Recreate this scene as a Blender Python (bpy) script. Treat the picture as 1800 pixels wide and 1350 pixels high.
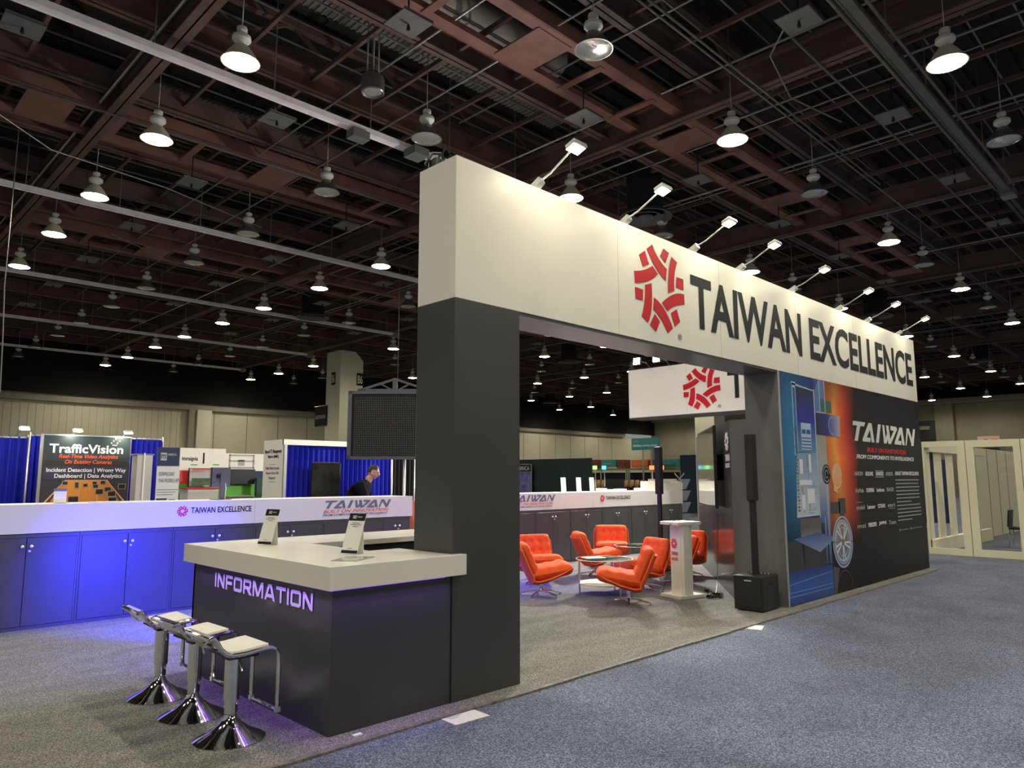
import bpy, bmesh, math, random
from mathutils import Vector, Matrix
random.seed(7)
for o in list(bpy.data.objects): bpy.data.objects.remove(o)
SC = bpy.context.scene
COL = SC.collection
PI = math.pi
# ------------------------------------------------------------------ camera
CR = Matrix(((0.710520155, -0.0900504678, -0.697891126),
             (-0.703676425, -0.0920164031, -0.704537061),
             (-0.000773539, 0.991677314, -0.1287459)))
CAM = Vector((0, 0, 1.65))
FOC = 1271.0
cd = bpy.data.cameras.new('camera'); cam = bpy.data.objects.new('camera', cd); COL.objects.link(cam)
cd.sensor_fit = 'HORIZONTAL'; cd.sensor_width = 36.0; cd.lens = 36.0*FOC/1800; cd.clip_end = 400; cd.clip_start = .05
cam.matrix_world = Matrix.Translation(CAM) @ CR.to_4x4()
SC.camera = cam
def ray(px, py): return CR @ Vector((px-900, -(py-675), -FOC))
def on(px, py, x=None, y=None, z=None):          # survey: where the sight line meets a plane of the hall
    d = ray(px, py)
    t = (x/d.x) if x is not None else (y/d.y) if y is not None else (z-CAM.z)/d.z
    return CAM + d*t
def proj(p):
    c = CR.transposed() @ (Vector(p)-CAM)
    return (900+FOC*c.x/-c.z, 675-FOC*c.y/-c.z, -c.z)
# ------------------------------------------------------------------ world and exposure
w = bpy.data.worlds.new('world'); SC.world = w; w.use_nodes = True
w.node_tree.nodes['Background'].inputs[0].default_value = (0.75, 0.74, 0.70, 1)
w.node_tree.nodes['Background'].inputs[1].default_value = 0.16
SC.view_settings.view_transform = 'Standard'; SC.view_settings.look = 'None'
SC.view_settings.exposure = 1.0; SC.view_settings.gamma = 1.0; SC.view_settings.use_curve_mapping = False
LAMP_W = 245.0; FLOOD_W = 3.2; BLUE_W = 20.0; PURPLE_W = .9
def lightdata(name, kind, power, color, **kw):
    l = bpy.data.lights.new(name, kind); l.energy = power; l.color = color
    for k, v in kw.items(): setattr(l, k, v)
    return l
# ------------------------------------------------------------------ materials
MATS = {}
def nodes(m): return m.node_tree.nodes, m.node_tree.links
def mat(name, col, rough=.6, metal=0, noise=0, nscale=8, bump=0, bscale=60, emit=0, ecol=None, spec=.5, coat=0, aniso=None):
    if name in MATS: return MATS[name]
    m = bpy.data.materials.new(name); m.use_nodes = True; N, L = nodes(m); b = N['Principled BSDF']
    c = (*col, 1)
    b.inputs['Base Color'].default_value = c; b.inputs['Roughness'].default_value = rough
    b.inputs['Metallic'].default_value = metal; b.inputs['Specular IOR Level'].default_value = spec
    if coat: b.inputs['Coat Weight'].default_value = coat; b.inputs['Coat Roughness'].default_value = .08
    tc = N.new('ShaderNodeTexCoord')
    if noise:
        nz = N.new('ShaderNodeTexNoise'); nz.inputs['Scale'].default_value = nscale; nz.inputs['Detail'].default_value = 4
        mp = N.new('ShaderNodeMapRange'); mp.inputs['From Min'].default_value = .25; mp.inputs['From Max'].default_value = .75
        mp.inputs['To Min'].default_value = 1-noise; mp.inputs['To Max'].default_value = 1+noise
        mx = N.new('ShaderNodeMix'); mx.data_type = 'RGBA'; mx.blend_type = 'MULTIPLY'; mx.inputs[0].default_value = 1
        L.new(tc.outputs['Object'], nz.inputs['Vector']); L.new(nz.outputs[0], mp.inputs[0])
        mx.inputs[6].default_value = c; L.new(mp.outputs[0], mx.inputs[7]); L.new(mx.outputs[2], b.inputs['Base Color'])
    if bump:
        n2 = N.new('ShaderNodeTexNoise'); n2.inputs['Scale'].default_value = bscale; n2.inputs['Detail'].default_value = 3
        bp = N.new('ShaderNodeBump'); bp.inputs['Strength'].default_value = bump; bp.inputs['Distance'].default_value = .01
        L.new(tc.outputs['Object'], n2.inputs['Vector']); L.new(n2.outputs[0], bp.inputs['Height']); L.new(bp.outputs[0], b.inputs['Normal'])
    if emit:
        b.inputs['Emission Color'].default_value = (*(ecol or col), 1); b.inputs['Emission Strength'].default_value = emit
    MATS[name] = m; return m
def srgb(r, g, b):
    f = lambda c: ((c/255)/12.92 if c/255 <= .04045 else ((c/255+.055)/1.055)**2.4)
    return (f(r), f(g), f(b))
def ramp(N, stops, interp='LINEAR'):
    r = N.new('ShaderNodeValToRGB'); r.color_ramp.interpolation = interp
    e = r.color_ramp.elements
    while len(e) > 1: e.remove(e[-1])
    e[0].position = stops[0][0]; e[0].color = (*stops[0][1], 1)
    for p, c in stops[1:]:
        q = e.new(p); q.color = (*c, 1)
    return r
def carpet(name, c0, c1, c2, big=1.2, fine=130, strength=.55, stretch=(1, 1, 1)):
    m = bpy.data.materials.new(name); m.use_nodes = True; N, L = nodes(m); b = N['Principled BSDF']
    tc = N.new('ShaderNodeTexCoord'); mp = N.new('ShaderNodeMapping'); mp.inputs['Scale'].default_value = stretch
    L.new(tc.outputs['Object'], mp.inputs[0])
    a = N.new('ShaderNodeTexNoise'); a.inputs['Scale'].default_value = fine; a.inputs['Detail'].default_value = 3; a.inputs['Roughness'].default_value = .7
    c = N.new('ShaderNodeTexNoise'); c.inputs['Scale'].default_value = big; c.inputs['Detail'].default_value = 6
    L.new(tc.outputs['Object'], a.inputs['Vector']); L.new(mp.outputs[0], c.inputs['Vector'])
    r = ramp(N, [(.40, c0), (.5, c1), (.60, c2)]); L.new(a.outputs[0], r.inputs[0])
    mr = N.new('ShaderNodeMapRange'); mr.inputs['From Min'].default_value = .3; mr.inputs['From Max'].default_value = .7
    mr.inputs['To Min'].default_value = .78; mr.inputs['To Max'].default_value = 1.2; L.new(c.outputs[0], mr.inputs[0])
    mx = N.new('ShaderNodeMix'); mx.data_type = 'RGBA'; mx.blend_type = 'MULTIPLY'; mx.inputs[0].default_value = 1
    L.new(r.outputs[0], mx.inputs[6]); L.new(mr.outputs[0], mx.inputs[7]); L.new(mx.outputs[2], b.inputs['Base Color'])
    bp = N.new('ShaderNodeBump'); bp.inputs['Strength'].default_value = strength; bp.inputs['Distance'].default_value = .01
    L.new(a.outputs[0], bp.inputs['Height']); L.new(bp.outputs[0], b.inputs['Normal'])
    b.inputs['Roughness'].default_value = 1; b.inputs['Specular IOR Level'].default_value = .12
    b.inputs['Sheen Weight'].default_value = .15
    MATS[name] = m; return m
M_blue_carpet = carpet('blue_carpet', (.030, .040, .075), (.095, .115, .185), (.27, .31, .43), 1.5, 95)
M_grey_carpet = carpet('grey_carpet', (.05, .049, .046), (.145, .143, .134), (.34, .335, .31), 2.2, 110, .5, (.6, 2.2, 1))
M_white = mat('white_panel', (.80, .775, .69), .5, noise=.02, nscale=3)
M_hdr = mat('header_white', (.76, .74, .66), .42, noise=.02, nscale=2)
M_char = mat('charcoal_laminate', (.047, .047, .045), .36, noise=.12, nscale=1.5, spec=.45)
M_char2 = mat('charcoal_gloss', (.055, .055, .056), .22, noise=.1, nscale=1.5)
M_top = mat('counter_white', (.74, .72, .64), .22, noise=.02, nscale=4)
M_band = mat('band_white', (.80, .79, .80), .42)
M_cab = mat('cabinet_grey', (.075, .075, .080), .42, noise=.06, nscale=3)
M_chrome = mat('chrome', (.78, .78, .78), .07, 1)
M_steel = mat('brushed_steel', (.55, .55, .54), .3, 1)
M_knob = mat('satin_knob', (.85, .84, .86), .35, .4)
M_alu = mat('aluminium', (.62, .62, .60), .35, .8)
M_black = mat('black_plastic', (.012, .012, .013), .42)
M_blackmat = mat('black_matte', (.006, .006, .006), .85)
M_orange = mat('orange_fabric', (.86, .105, .018), .85, noise=.10, nscale=14, bump=.35, bscale=160)
M_shell = mat('orange_shell', (.62, .07, .014), .8, noise=.08, nscale=10, bump=.2, bscale=150)
M_pipe = mat('orange_piping', (.92, .17, .05), .7)
M_red = mat('emblem_red', (.50, .009, .018), .6, spec=.25)
M_red_out = mat('emblem_outline', (.86, .35, .34), .5)
M_ink = mat('ink_black', (.014, .016, .020), .6, spec=.2)
M_inkgrey = mat('ink_grey', (.17, .17, .26), .5)
M_inkor = mat('ink_orange_red', (.85, .12, .04), .5)
M_redtext = mat('red_lettering', (.75, .02, .02), .5)
M_wtext = mat('white_lettering', (.86, .84, .86), .45)
M_wdim = mat('dim_lettering', (.42, .42, .42), .5)
M_info = mat('lavender_lettering', (.72, .66, .82), .45)
M_seat = mat('seat_vinyl', (.72, .70, .62), .5, noise=.03, nscale=20)
M_girder = mat('girder_red', (.165, .085, .068), .7, noise=.35, nscale=1.6)
M_girder2 = mat('girder_brown', (.125, .078, .064), .75, noise=.35, nscale=1.2)
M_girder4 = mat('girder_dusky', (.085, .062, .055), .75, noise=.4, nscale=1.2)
M_girder3 = mat('truss_red', (.22, .10, .08), .6, noise=.25, nscale=2)
M_deck = mat('roof_deck', (.022, .019, .017), .9, noise=.4, nscale=.7)
M_duct = mat('bus_duct', (.86, .82, .83), .4, .1, noise=.12, nscale=3)
M_dark_duct = mat('dull_conduit', (.15, .145, .13), .5, .4, noise=.2, nscale=4)
M_cond = mat('conduit', (.30, .29, .27), .4, .6)
M_plate = mat('shield_plate', (.16, .16, .155), .6, .2, noise=.1, nscale=6)
M_lamph = mat('lamp_housing', (.68, .67, .63), .45)
M_refl = mat('lamp_reflector', (.16, .16, .155), .3, .4)
M_refl_lit = mat('bell_painted_glow', (.74, .70, .56), .35)  # pale bell colour stands in for lamp glow washing over the reflector
M_lens_off = mat('lens_off', (.62, .62, .60), .16, .75, bump=.6, bscale=14)
M_glow = mat('lamp_glow', (1, .93, .70), .5, emit=26, ecol=(1, .92, .66))
M_glow_f = mat('flood_glow', (1, .95, .78), .5, emit=15, ecol=(1, .93, .70))
M_glow_w = mat('cool_glow', (1, 1, 1), .5, emit=25, ecol=(1, .98, .93))
M_blueled = mat('blue_led', (.1, .08, 1), .5, emit=4, ecol=(.10, .07, 1))
M_purled = mat('purple_led', (.3, .08, 1), .5, emit=.5, ecol=(.32, .10, 1))
M_curt = mat('black_curtain', (.006, .0055, .005), .95, noise=.2, nscale=1)
M_wall = mat('partition_cream', (.55, .53, .40), .75, noise=.06, nscale=.6)
M_wallcap = mat('wall_cap', (.26, .245, .19), .8, noise=.1, nscale=1)
M_endwall = mat('end_wall_beige', (.23, .21, .155), .8, noise=.08, nscale=.5)
M_column = mat('column_cream', (.62, .61, .48), .7, noise=.05, nscale=.8)
M_drape = mat('royal_blue_drape', (.004, .008, .40), .85, noise=.15, nscale=3)
M_ddrape = mat('dark_drape', (.004, .006, .05), .9)
M_person_skin = mat('skin', (.52, .29, .21), .5)
M_hair = mat('dark_hair', (.012, .01, .009), .6)
M_navy = mat('navy_cloth', (.004, .005, .012), .9, spec=.15)
M_jean = mat('dark_trousers', (.012, .014, .02), .9)
M_paper = mat('paper', (.80, .79, .74), .6)
M_teal = mat('teal_board', (.035, .22, .22), .6)
M_orboard = mat('orange_board', (.60, .14, .03), .6)
M_green = mat('green_board', (.10, .36, .03), .6)
M_redb = mat('red_board', (.60, .03, .03), .6)
M_navyb = mat('navy_board', (.012, .022, .07), .6)
M_frame_cream = mat('cream_frame', (.74, .70, .52), .5, noise=.02, nscale=3)
def glassmat(name, col=(.9, 1, .97), alpha=.25):
    m = bpy.data.materials.new(name); m.use_nodes = True; N, L = nodes(m)
    for n in list(N): N.remove(n)
    o = N.new('ShaderNodeOutputMaterial'); t = N.new('ShaderNodeBsdfTransparent'); g = N.new('ShaderNodeBsdfGlossy')
    t.inputs[0].default_value = (*col, 1); g.inputs['Roughness'].default_value = .04; g.inputs[0].default_value = (.9, .9, .9, 1)
    f = N.new('ShaderNodeFresnel'); f.inputs[0].default_value = 1.5
    a = N.new('ShaderNodeMath'); a.operation = 'ADD'; a.inputs[1].default_value = alpha
    mx = N.new('ShaderNodeMixShader'); L.new(f.outputs[0], a.inputs[0]); L.new(a.outputs[0], mx.inputs[0])
    L.new(t.outputs[0], mx.inputs[1]); L.new(g.outputs[0], mx.inputs[2]); L.new(mx.outputs[0], o.inputs[0])
    MATS[name] = m; return m
M_glass = glassmat('clear_glass', (.86, .93, .9), .06)
M_glass2 = glassmat('booth_glass', (.86, .86, .82), .05)
# ------------------------------------------------------------------ builders
def tag(o, label=None, cat=None, group=None, kind=None):
    if label: o['label'] = label
    if cat: o['category'] = cat
    if group: o['group'] = group
    if kind: o['kind'] = kind
    return o
def rootloc(p):
    v = Vector((0, 0, 0))
    while p is not None: v += p.location; p = p.parent
    return v
def link_mesh(name, me, m, parent=None, pivot=None):
    o = bpy.data.objects.new(name, me)
    if m is not None and len(me.materials) == 0: me.materials.append(m)
    COL.objects.link(o)
    if parent is not None:
        off = rootloc(parent); o.parent = parent
    else:
        if pivot is None:
            xs = [v.co for v in me.vertices]
            mn = [min(c[i] for c in xs) for i in range(3)]; mxx = [max(c[i] for c in xs) for i in range(3)]
            off = Vector(((mn[0]+mxx[0])/2, (mn[1]+mxx[1])/2, mn[2]))
        else: off = Vector(pivot)
        o.location = off
    me.transform(Matrix.Translation(-off))
    return o
def thing(name, loc, label=None, cat=None, group=None, kind=None):
    o = bpy.data.objects.new(name, None); o.empty_display_size = .1; COL.objects.link(o); o.location = loc
    return tag(o, label, cat, group, kind)
class MB:
    def __init__(s): s.b = bmesh.new()
    def box(s, x0, x1, y0, y1, z0, z1, mi=0):
        v = [s.b.verts.new((x, y, z)) for x in (x0, x1) for y in (y0, y1) for z in (z0, z1)]
        for f in ((0, 1, 3, 2), (4, 6, 7, 5), (0, 4, 5, 1), (2, 3, 7, 6), (0, 2, 6, 4), (1, 5, 7, 3)):
            fc = s.b.faces.new([v[i] for i in f]); fc.material_index = mi
        return s
    def obox(s, c, ax, ay, az, hx, hy, hz):
        c = Vector(c); ax = Vector(ax).normalized()*hx; ay = Vector(ay).normalized()*hy; az = Vector(az).normalized()*hz
        v = [s.b.verts.new(c+ax*i+ay*j+az*k) for i in (-1, 1) for j in (-1, 1) for k in (-1, 1)]
        for f in ((0, 1, 3, 2), (4, 6, 7, 5), (0, 4, 5, 1), (2, 3, 7, 6), (0, 2, 6, 4), (1, 5, 7, 3)): s.b.faces.new([v[i] for i in f])
        return s
    def bar(s, p, q, wx, wz, up=(0, 0, 1)):
        p = Vector(p); q = Vector(q); d = (q-p); a = Vector(up).cross(d)
        if a.length < 1e-6: a = Vector((1, 0, 0))
        return s.obox((p+q)/2, d, a, d.cross(a), d.length/2, wx/2, wz/2)
    def quad(s, pts):
        s.b.faces.new([s.b.verts.new(p) for p in pts]); return s
    def prism(s, pts, off):
        off = Vector(off); n = len(pts)
        a = [s.b.verts.new(Vector(p)) for p in pts]; b = [s.b.verts.new(Vector(p)+off) for p in pts]
        s.b.faces.new(a); s.b.faces.new(b[::-1])
        for i in range(n): s.b.faces.new((a[i], b[i], b[(i+1) % n], a[(i+1) % n]))
        return s
    def tube(s, pts, r, n=10, cap=True, closed=False):
        pts = [Vector(p) for p in pts]; rings = []; m = len(pts); ref = None
        rr = r if isinstance(r, (list, tuple)) else [r]*m
        for i, p in enumerate(pts):
            if closed: t = (pts[(i+1) % m]-pts[i-1]).normalized()
            elif i == 0: t = (pts[1]-p).normalized()
            elif i == m-1: t = (p-pts[i-1]).normalized()
            else: t = ((p-pts[i-1]).normalized()+(pts[i+1]-p).normalized()).normalized()
            if ref is None:
                ref = t.cross(Vector((0, 0, 1)));
                if ref.length < .1: ref = t.cross(Vector((1, 0, 0)))
            u = (ref-t*ref.dot(t)).normalized(); ref = u; v = t.cross(u)
            rings.append([s.b.verts.new(p+(u*math.cos(2*PI*k/n)+v*math.sin(2*PI*k/n))*rr[i]) for k in range(n)])
        for i in range(m if closed else m-1):
            A, B = rings[i], rings[(i+1) % m]
            for k in range(n):
                f = s.b.faces.new((A[k], A[(k+1) % n], B[(k+1) % n], B[k])); f.smooth = True
        if cap and not closed:
            s.b.faces.new(rings[0][::-1]); s.b.faces.new(rings[-1])
        return s
    def lathe(s, prof, c=(0, 0, 0), n=28, smooth=True):
        c = Vector(c); rings = []
        for r, z in prof:
            if r < 1e-5: rings.append([s.b.verts.new(c+Vector((0, 0, z)))])
            else: rings.append([s.b.verts.new(c+Vector((r*math.cos(2*PI*k/n), r*math.sin(2*PI*k/n), z))) for k in range(n)])
        for A, B in zip(rings, rings[1:]):
            for k in range(n):
                k2 = (k+1) % n
                if len(A) == 1 and len(B) == 1: continue
                if len(A) == 1: f = s.b.faces.new((A[0], B[k2], B[k]))
                elif len(B) == 1: f = s.b.faces.new((A[k], A[k2], B[0]))
                else: f = s.b.faces.new((A[k], A[k2], B[k2], B[k]))
                f.smooth = smooth
        return s
    def build(s, name, m, parent=None, pivot=None, bevel=0, seg=2):
        bmesh.ops.recalc_face_normals(s.b, faces=s.b.faces[:])
        if bevel:
            ed = [e for e in s.b.edges if len(e.link_faces) == 2 and e.calc_face_angle(0) > .5]
            bmesh.ops.bevel(s.b, geom=ed, offset=bevel, segments=seg, affect='EDGES', profile=.6, clamp_overlap=True)
        for e in s.b.edges:
            if len(e.link_faces) == 2 and e.calc_face_angle(0) > .62: e.smooth = False
        me = bpy.data.meshes.new(name); s.b.to_mesh(me); s.b.free()
        return link_mesh(name, me, m, parent, pivot)
def simple(name, box, m, parent=None, bevel=0, **kw):
    o = MB().box(*box).build(name, m, parent, bevel=bevel)
    if kw: tag(o, **kw)
    return o
def copy_tree(o, parent=None):
    c = o.copy(); COL.objects.link(c); c.parent = parent
    for ch in list(o.children): copy_tree(ch, c)
    return c
def struct(o): o['kind'] = 'structure'; return o
# flat lettering as a thin mesh
def text(name, s, m, org, xd, height, width=None, parent=None, shear=0, bold=0, nrm_off=.004, align='L', ext=.002, up=(0, 0, 1), pivot=None, space=1.0):
    cu = bpy.data.curves.new('txt', 'FONT'); cu.body = s; cu.size = 1; cu.shear = shear; cu.offset = bold; cu.space_character = space
    cu.resolution_u = 4
    t = bpy.data.objects.new('txt', cu); COL.objects.link(t)
    bpy.context.view_layer.update()
    me = bpy.data.meshes.new_from_object(t.evaluated_get(bpy.context.evaluated_depsgraph_get()))
    bpy.data.objects.remove(t); bpy.data.curves.remove(cu)
    me.materials.clear()
    xs = [v.co.x for v in me.vertices]; ys = [v.co.y for v in me.vertices]
    if not xs: return None
    x0, x1, y1 = min(xs), max(xs), max(ys)
    y0 = min(ys) if not any(c in s for c in 'gjpqy,') else 0
    sy = height/(y1-y0) if s.upper() == s or True else 1
    sx = width/(x1-x0) if width else sy
    xd = Vector(xd).normalized(); up = Vector(up).normalized(); nr = xd.cross(up)
    W = (x1-x0)*sx; a = {'L': 0, 'C': -W/2, 'R': -W}[align]; org = Vector(org)
    bm = bmesh.new(); bm.from_mesh(me)
    for v in bm.verts:
        v.co = org + xd*((v.co.x-x0)*sx+a) + up*((v.co.y-y0)*sy) + nr*(nrm_off)
    if ext:
        r = bmesh.ops.extrude_face_region(bm, geom=bm.faces[:])
        vs = [e for e in r['geom'] if isinstance(e, bmesh.types.BMVert)]
        for v in vs: v.co -= nr*min(ext, nrm_off*.9)
    for f in bm.faces: f.smooth = False
    bmesh.ops.recalc_face_normals(bm, faces=bm.faces[:])
    bm.to_mesh(me); bm.free()
    return link_mesh(name, me, m, parent, pivot)
# a flat shape drawn on a face: 2D points in a local frame
def shape(mb, pts, org, xd, up, off, th=.002):
    org = Vector(org); xd = Vector(xd); up = Vector(up); n = xd.cross(up)
    mb.prism([org+xd*x+up*y+n*(off-th) for x, y in pts], n*th)
def emblem_pieces():
    bands = [((1150, 665), (930, 705), (685, 860), (795, 950), (950, 855), (1150, 800)),
             ((905, 220), (838, 430), (815, 715), (945, 660), (955, 450), (1020, 270)),
             ((520, 155), (635, 300), (800, 405), (775, 565), (580, 440), (415, 235)),
             ((170, 570), (345, 520), (515, 430), (620, 510), (430, 640), (180, 715)),
             ((490, 655), (480, 960), (405, 1160), (290, 1100), (350, 900), (365, 700)),
             ((530, 825), (730, 940), (890, 1155), (785, 1235), (660, 1080), (510, 975))]
    blocks = [((1000, 465), (1140, 465), (1140, 610), (980, 605)), ((745, 150), (855, 185), (775, 335), (675, 265)),
              ((270, 345), (375, 270), (450, 425), (335, 485)), ((180, 765), (325, 770), (315, 905), (185, 905)),
              ((535, 1030), (635, 1110), (555, 1250), (440, 1180)), ((860, 960), (980, 890), (1045, 1045), (935, 1125))]
    nrm = lambda p: ((p[0]-660)/495, (693-p[1])/550)
    def curve(a, m, b):
        a, m, b = Vector(a), Vector(m), Vector(b); c = m*2-(a+b)/2
        return [a*(1-t)**2+c*2*t*(1-t)+b*t*t for t in [i/7 for i in range(8)]]
    P = [[nrm(p) for p in curve(*b[:3])+curve(*b[3:])] for b in bands]
    return P+[[nrm(p) for p in b] for b in blocks]
EMB = emblem_pieces()
def emblem(name, org, xd, rx, rz, m, parent, off=.006, outline=None):
    mb = MB(); org = Vector(org); xd = Vector(xd)
    for p in EMB: shape(mb, [(x*rx, y*rz) for x, y in p], org, xd, (0, 0, 1), off)
    o = mb.build(name, m, parent)
    return o
# the slanted word TAIWAN with cut strokes
def wordmark():
    P = []; AA = [(.45, 1), (.72, 1), (1.06, 0), (.81, 0), (.60, .66), (.34, .22), (.70, .22), (.68, 0), (.02, 0), (.0, .12)]
    P += [[(0, 1), (1.05, 1), (.97, .78), (.0, .78)], [(.36, .79), (.63, .79), (.49, 0), (.23, 0)]]
    P += [[(x+.90, y) for x, y in AA], [(2.22, 1), (2.47, 1), (2.36, 0), (2.11, 0)]]
    W = [[(0, 1), (.18, 1), (.47, 0), (.25, 0)], [(.27, 0), (.49, 0), (.72, .60), (.58, .74)], [(.36, 1), (.60, 1), (.92, 0), (.66, 0)],
         [(.68, 0), (.92, 0), (1.46, .80), (1.20, .80)], [(.80, 1), (1.36, 1), (1.49, .88), (1.44, .74), (.82, .76)]]
    P += [[(x+2.62, y) for x, y in p] for p in W]
    P += [[(x+3.92, y) for x, y in AA]]
    N = [[(0, 0), (.10, 0), (.24, 1), (.05, 1)], [(.06, 1), (.30, 1), (.86, .14), (.70, 0)], [(.62, 0), (.88, 0), (1.0, 1), (.78, 1)]]
    P += [[(x+5.08, y) for x, y in p] for p in N]
    return P, 6.1
# square-shouldered extended capitals, drawn as strokes
GLY = {'I': (.24, [((.12, 0), (.12, 1))]),
       'N': (1.0, [((.12, 0), (.12, 1)), ((.88, 0), (.88, 1)), ((.14, .96), (.86, .04))]),
       'F': (.92, [((.12, 0), (.12, 1)), ((.12, .88), (.92, .88)), ((.12, .46), (.82, .46))]),
       'O': (1.08, [((.12, .10), (.12, .90)), ((.96, .10), (.96, .90)), ((.12, .88), (.96, .88)), ((.12, .12), (.96, .12))]),
       'R': (1.02, [((.12, 0), (.12, 1)), ((.12, .88), (.88, .88)), ((.88, .50), (.88, .92)), ((.12, .44), (.88, .44)), ((.50, .46), (.92, 0))]),
       'M': (1.28, [((.12, 0), (.12, 1)), ((1.16, 0), (1.16, 1)), ((.18, .98), (.64, .04)), ((1.10, .98), (.64, .04))]),
       'A': (1.14, [((.10, 0), (.50, 1)), ((1.04, 0), (.64, 1)), ((.30, .28), (.84, .28)), ((.48, .90), (.66, .90))]),
       'T': (1.0, [((.50, 0), (.50, 1)), ((0, .88), (1.0, .88))])}
def stroke_word(name, word, m, org, xd, h, width, parent, off=.004, t=.21):
    tot = sum(GLY[c][0] for c in word)+.13*(len(word)-1); k = width/tot; mb = MB(); x = 0
    for c in word:
        w_, st = GLY[c]
        for (a, b), (c_, d) in st:
            dx, dy = (c_-a)*k, (d-b)*h; L_ = math.hypot(dx, dy); 
            if abs(dx) < 1e-6: pts = [(a*k-t*h/2, b*h), (a*k+t*h/2, b*h), (a*k+t*h/2, d*h), (a*k-t*h/2, d*h)]
            elif abs(dy) < 1e-6: pts = [(a*k, b*h-t*h/2), (c_*k, b*h-t*h/2), (c_*k, b*h+t*h/2), (a*k, b*h+t*h/2)]
            else:
                hw = t*h*.55*L_/abs(dy); pts = [(a*k-hw, b*h), (a*k+hw, b*h), (c_*k+hw, d*h), (c_*k-hw, d*h)]
            pts = [(px+x, min(max(py, 0), h)) for px, py in pts]
            off += .0001; shape(mb, pts, org, xd, (0, 0, 1), off)
        x += (w_+.13)*k
    return mb.build(name, m, parent)
def draw_wordmark(name, org, xd, width, h, m, parent, off=.005, shear=.12):
    P, W = wordmark(); mb = MB()
    for i, p in enumerate(P): shape(mb, [((x/W)*width+y*h*shear, y*h) for x, y in p], org, xd, (0, 0, 1), off+.0004*i)
    return mb.build(name, m, parent)
def arc(c, r, a0, a1, n): return [(c[0]+r*math.cos(math.radians(a0+(a1-a0)*i/n)), c[1]+r*math.sin(math.radians(a0+(a1-a0)*i/n))) for i in range(n+1)]
XD, YD, ZD = Vector((1, 0, 0)), Vector((0, 1, 0)), Vector((0, 0, 1))
#@@STRUCT
# ================================================================== THE HALL
struct(simple('floor', (-14, 78, -16, 54, -.3, 0), M_blue_carpet))
cp = simple('trim_1', (-6, 15.02, 4.10, 10.9, 0, .012), M_grey_carpet); struct(cp)
edge = MB(); x = -6
while x < 14.5:
    edge.box(x, x+.37, 4.055+random.uniform(-.006, .006), 4.10, 0, .014+random.uniform(0, .004)); x += .37
struct(edge.build('trim_2', mat('carpet_edge_tape', (.16, .15, .13), .8, noise=.5, nscale=30, bump=.5, bscale=60)))
# concrete hall floor beyond the booths
struct(simple('trim_3', (-14, 76, 16.5, 52, 0, .01), mat('hall_concrete', (.10, .10, .095), .5, noise=.2, nscale=.7)))
# long wall of movable panels
wl = struct(simple('wall_back', (-14, 76.4, 52, 52.4, 0, 6.4), M_wall))
j = MB()
x = -14.0
while x < 19: j.box(x, x+.02, 51.985, 52, 0, 6.35); x += .42
j.build('accordion_rib', mat('rib_soft', (.40, .385, .29), .8), wl)
j = MB()
x = 21.3
while x < 70: j.box(x, x+.05, 51.98, 52, 0, 6.38); x += 2.45
j.build('panel_joint', mat('joint_dark', (.24, .23, .17), .8), wl)
MB().box(-14, 70.2, 51.7, 52.0, 6.4, 6.85).build('wall_ledge', M_wallcap, wl)
MB().box(19.9, 20.9, 51.4, 52, 0, 6.4).build('pilaster', M_column, wl)
MB().box(19.4, 19.9, 51.55, 52, 0, 6.4).build('pilaster_recess', M_wallcap, wl)
MB().box(-14, 76, 51.5, 51.7, 6.85, 11.6).build('black_curtain', M_curt, wl)
we = struct(simple('wall_end', (76, 76.4, -16, 52, 0, 8.4), M_endwall))
MB().box(75.3, 76, -16, 51.5, 8.4, 8.9).build('wall_ledge', M_wallcap, we)
MB().box(75.8, 76, -16, 51.5, 8.9, 11.6).build('upper_wall', M_curt, we)
for y in (-9, -.5, 10, 18.6, 27, 36, 45): MB().box(75.5, 76, y, y+1.5, 0, 8.4).build('pilaster', mat('pilaster_beige', (.21, .195, .14), .8), we)
MB().box(75.9, 76, 20, 27, 6.0, 6.15).box(75.9, 76, 28, 45, 5.6, 5.75).build('wall_rail', M_blackmat, we)
d1 = thing('door_1', (75.8, 22.5, 0), kind='structure')
MB().box(75.6, 76, 19.3, 25.4, 0, 6.95).build('door_frame', mat('door_dark', (.022, .021, .018), .6), d1)
MB().box(75.5, 75.6, 20.6, 24.5, 6.1, 6.45).build('lintel_strip', mat('lintel', (.24, .22, .15), .7), d1)
# deck and steel of the roof
ce = struct(simple('ceiling', (-14, 77, -16, 53, 11.6, 11.9), M_deck))
rb = MB(); y = -16
while y < 53: rb.box(-14, 77, y, y+.12, 11.5, 11.6); y += .5
rb.build('deck_rib', M_deck, ce); ce.children[-1]['kind'] = 'stuff'
fs = thing('trim_4', (30, 20, 9.6), kind='structure')
def ibeam_x(x0, x1, y, z, h=.46, wd=.24, t=.03):
    return MB().box(x0, x1, y-t/2, y+t/2, z, z+h).box(x0, x1, y-wd/2, y+wd/2, z, z+t).box(x0, x1, y-wd/2, y+wd/2, z+h-t, z+h)
def ibeam_y(y0, y1, x, z, h=.46, wd=.3, t=.03):
    return MB().box(x-t/2, x+t/2, y0, y1, z, z+h).box(x-wd/2, x+wd/2, y0, y1, z, z+t).box(x-wd/2, x+wd/2, y0, y1, z+h-t, z+h)
k = 0
y = -4.8
while y < 51:
    x = -4.75
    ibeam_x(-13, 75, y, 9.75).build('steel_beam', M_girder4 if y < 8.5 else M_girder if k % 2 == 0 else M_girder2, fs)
    y += 3.0; k += 1
for i in range(9): ibeam_y(-14, 51, -4.75+9.02*i, 9.45, .6).build('girder', M_girder2, fs)
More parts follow.
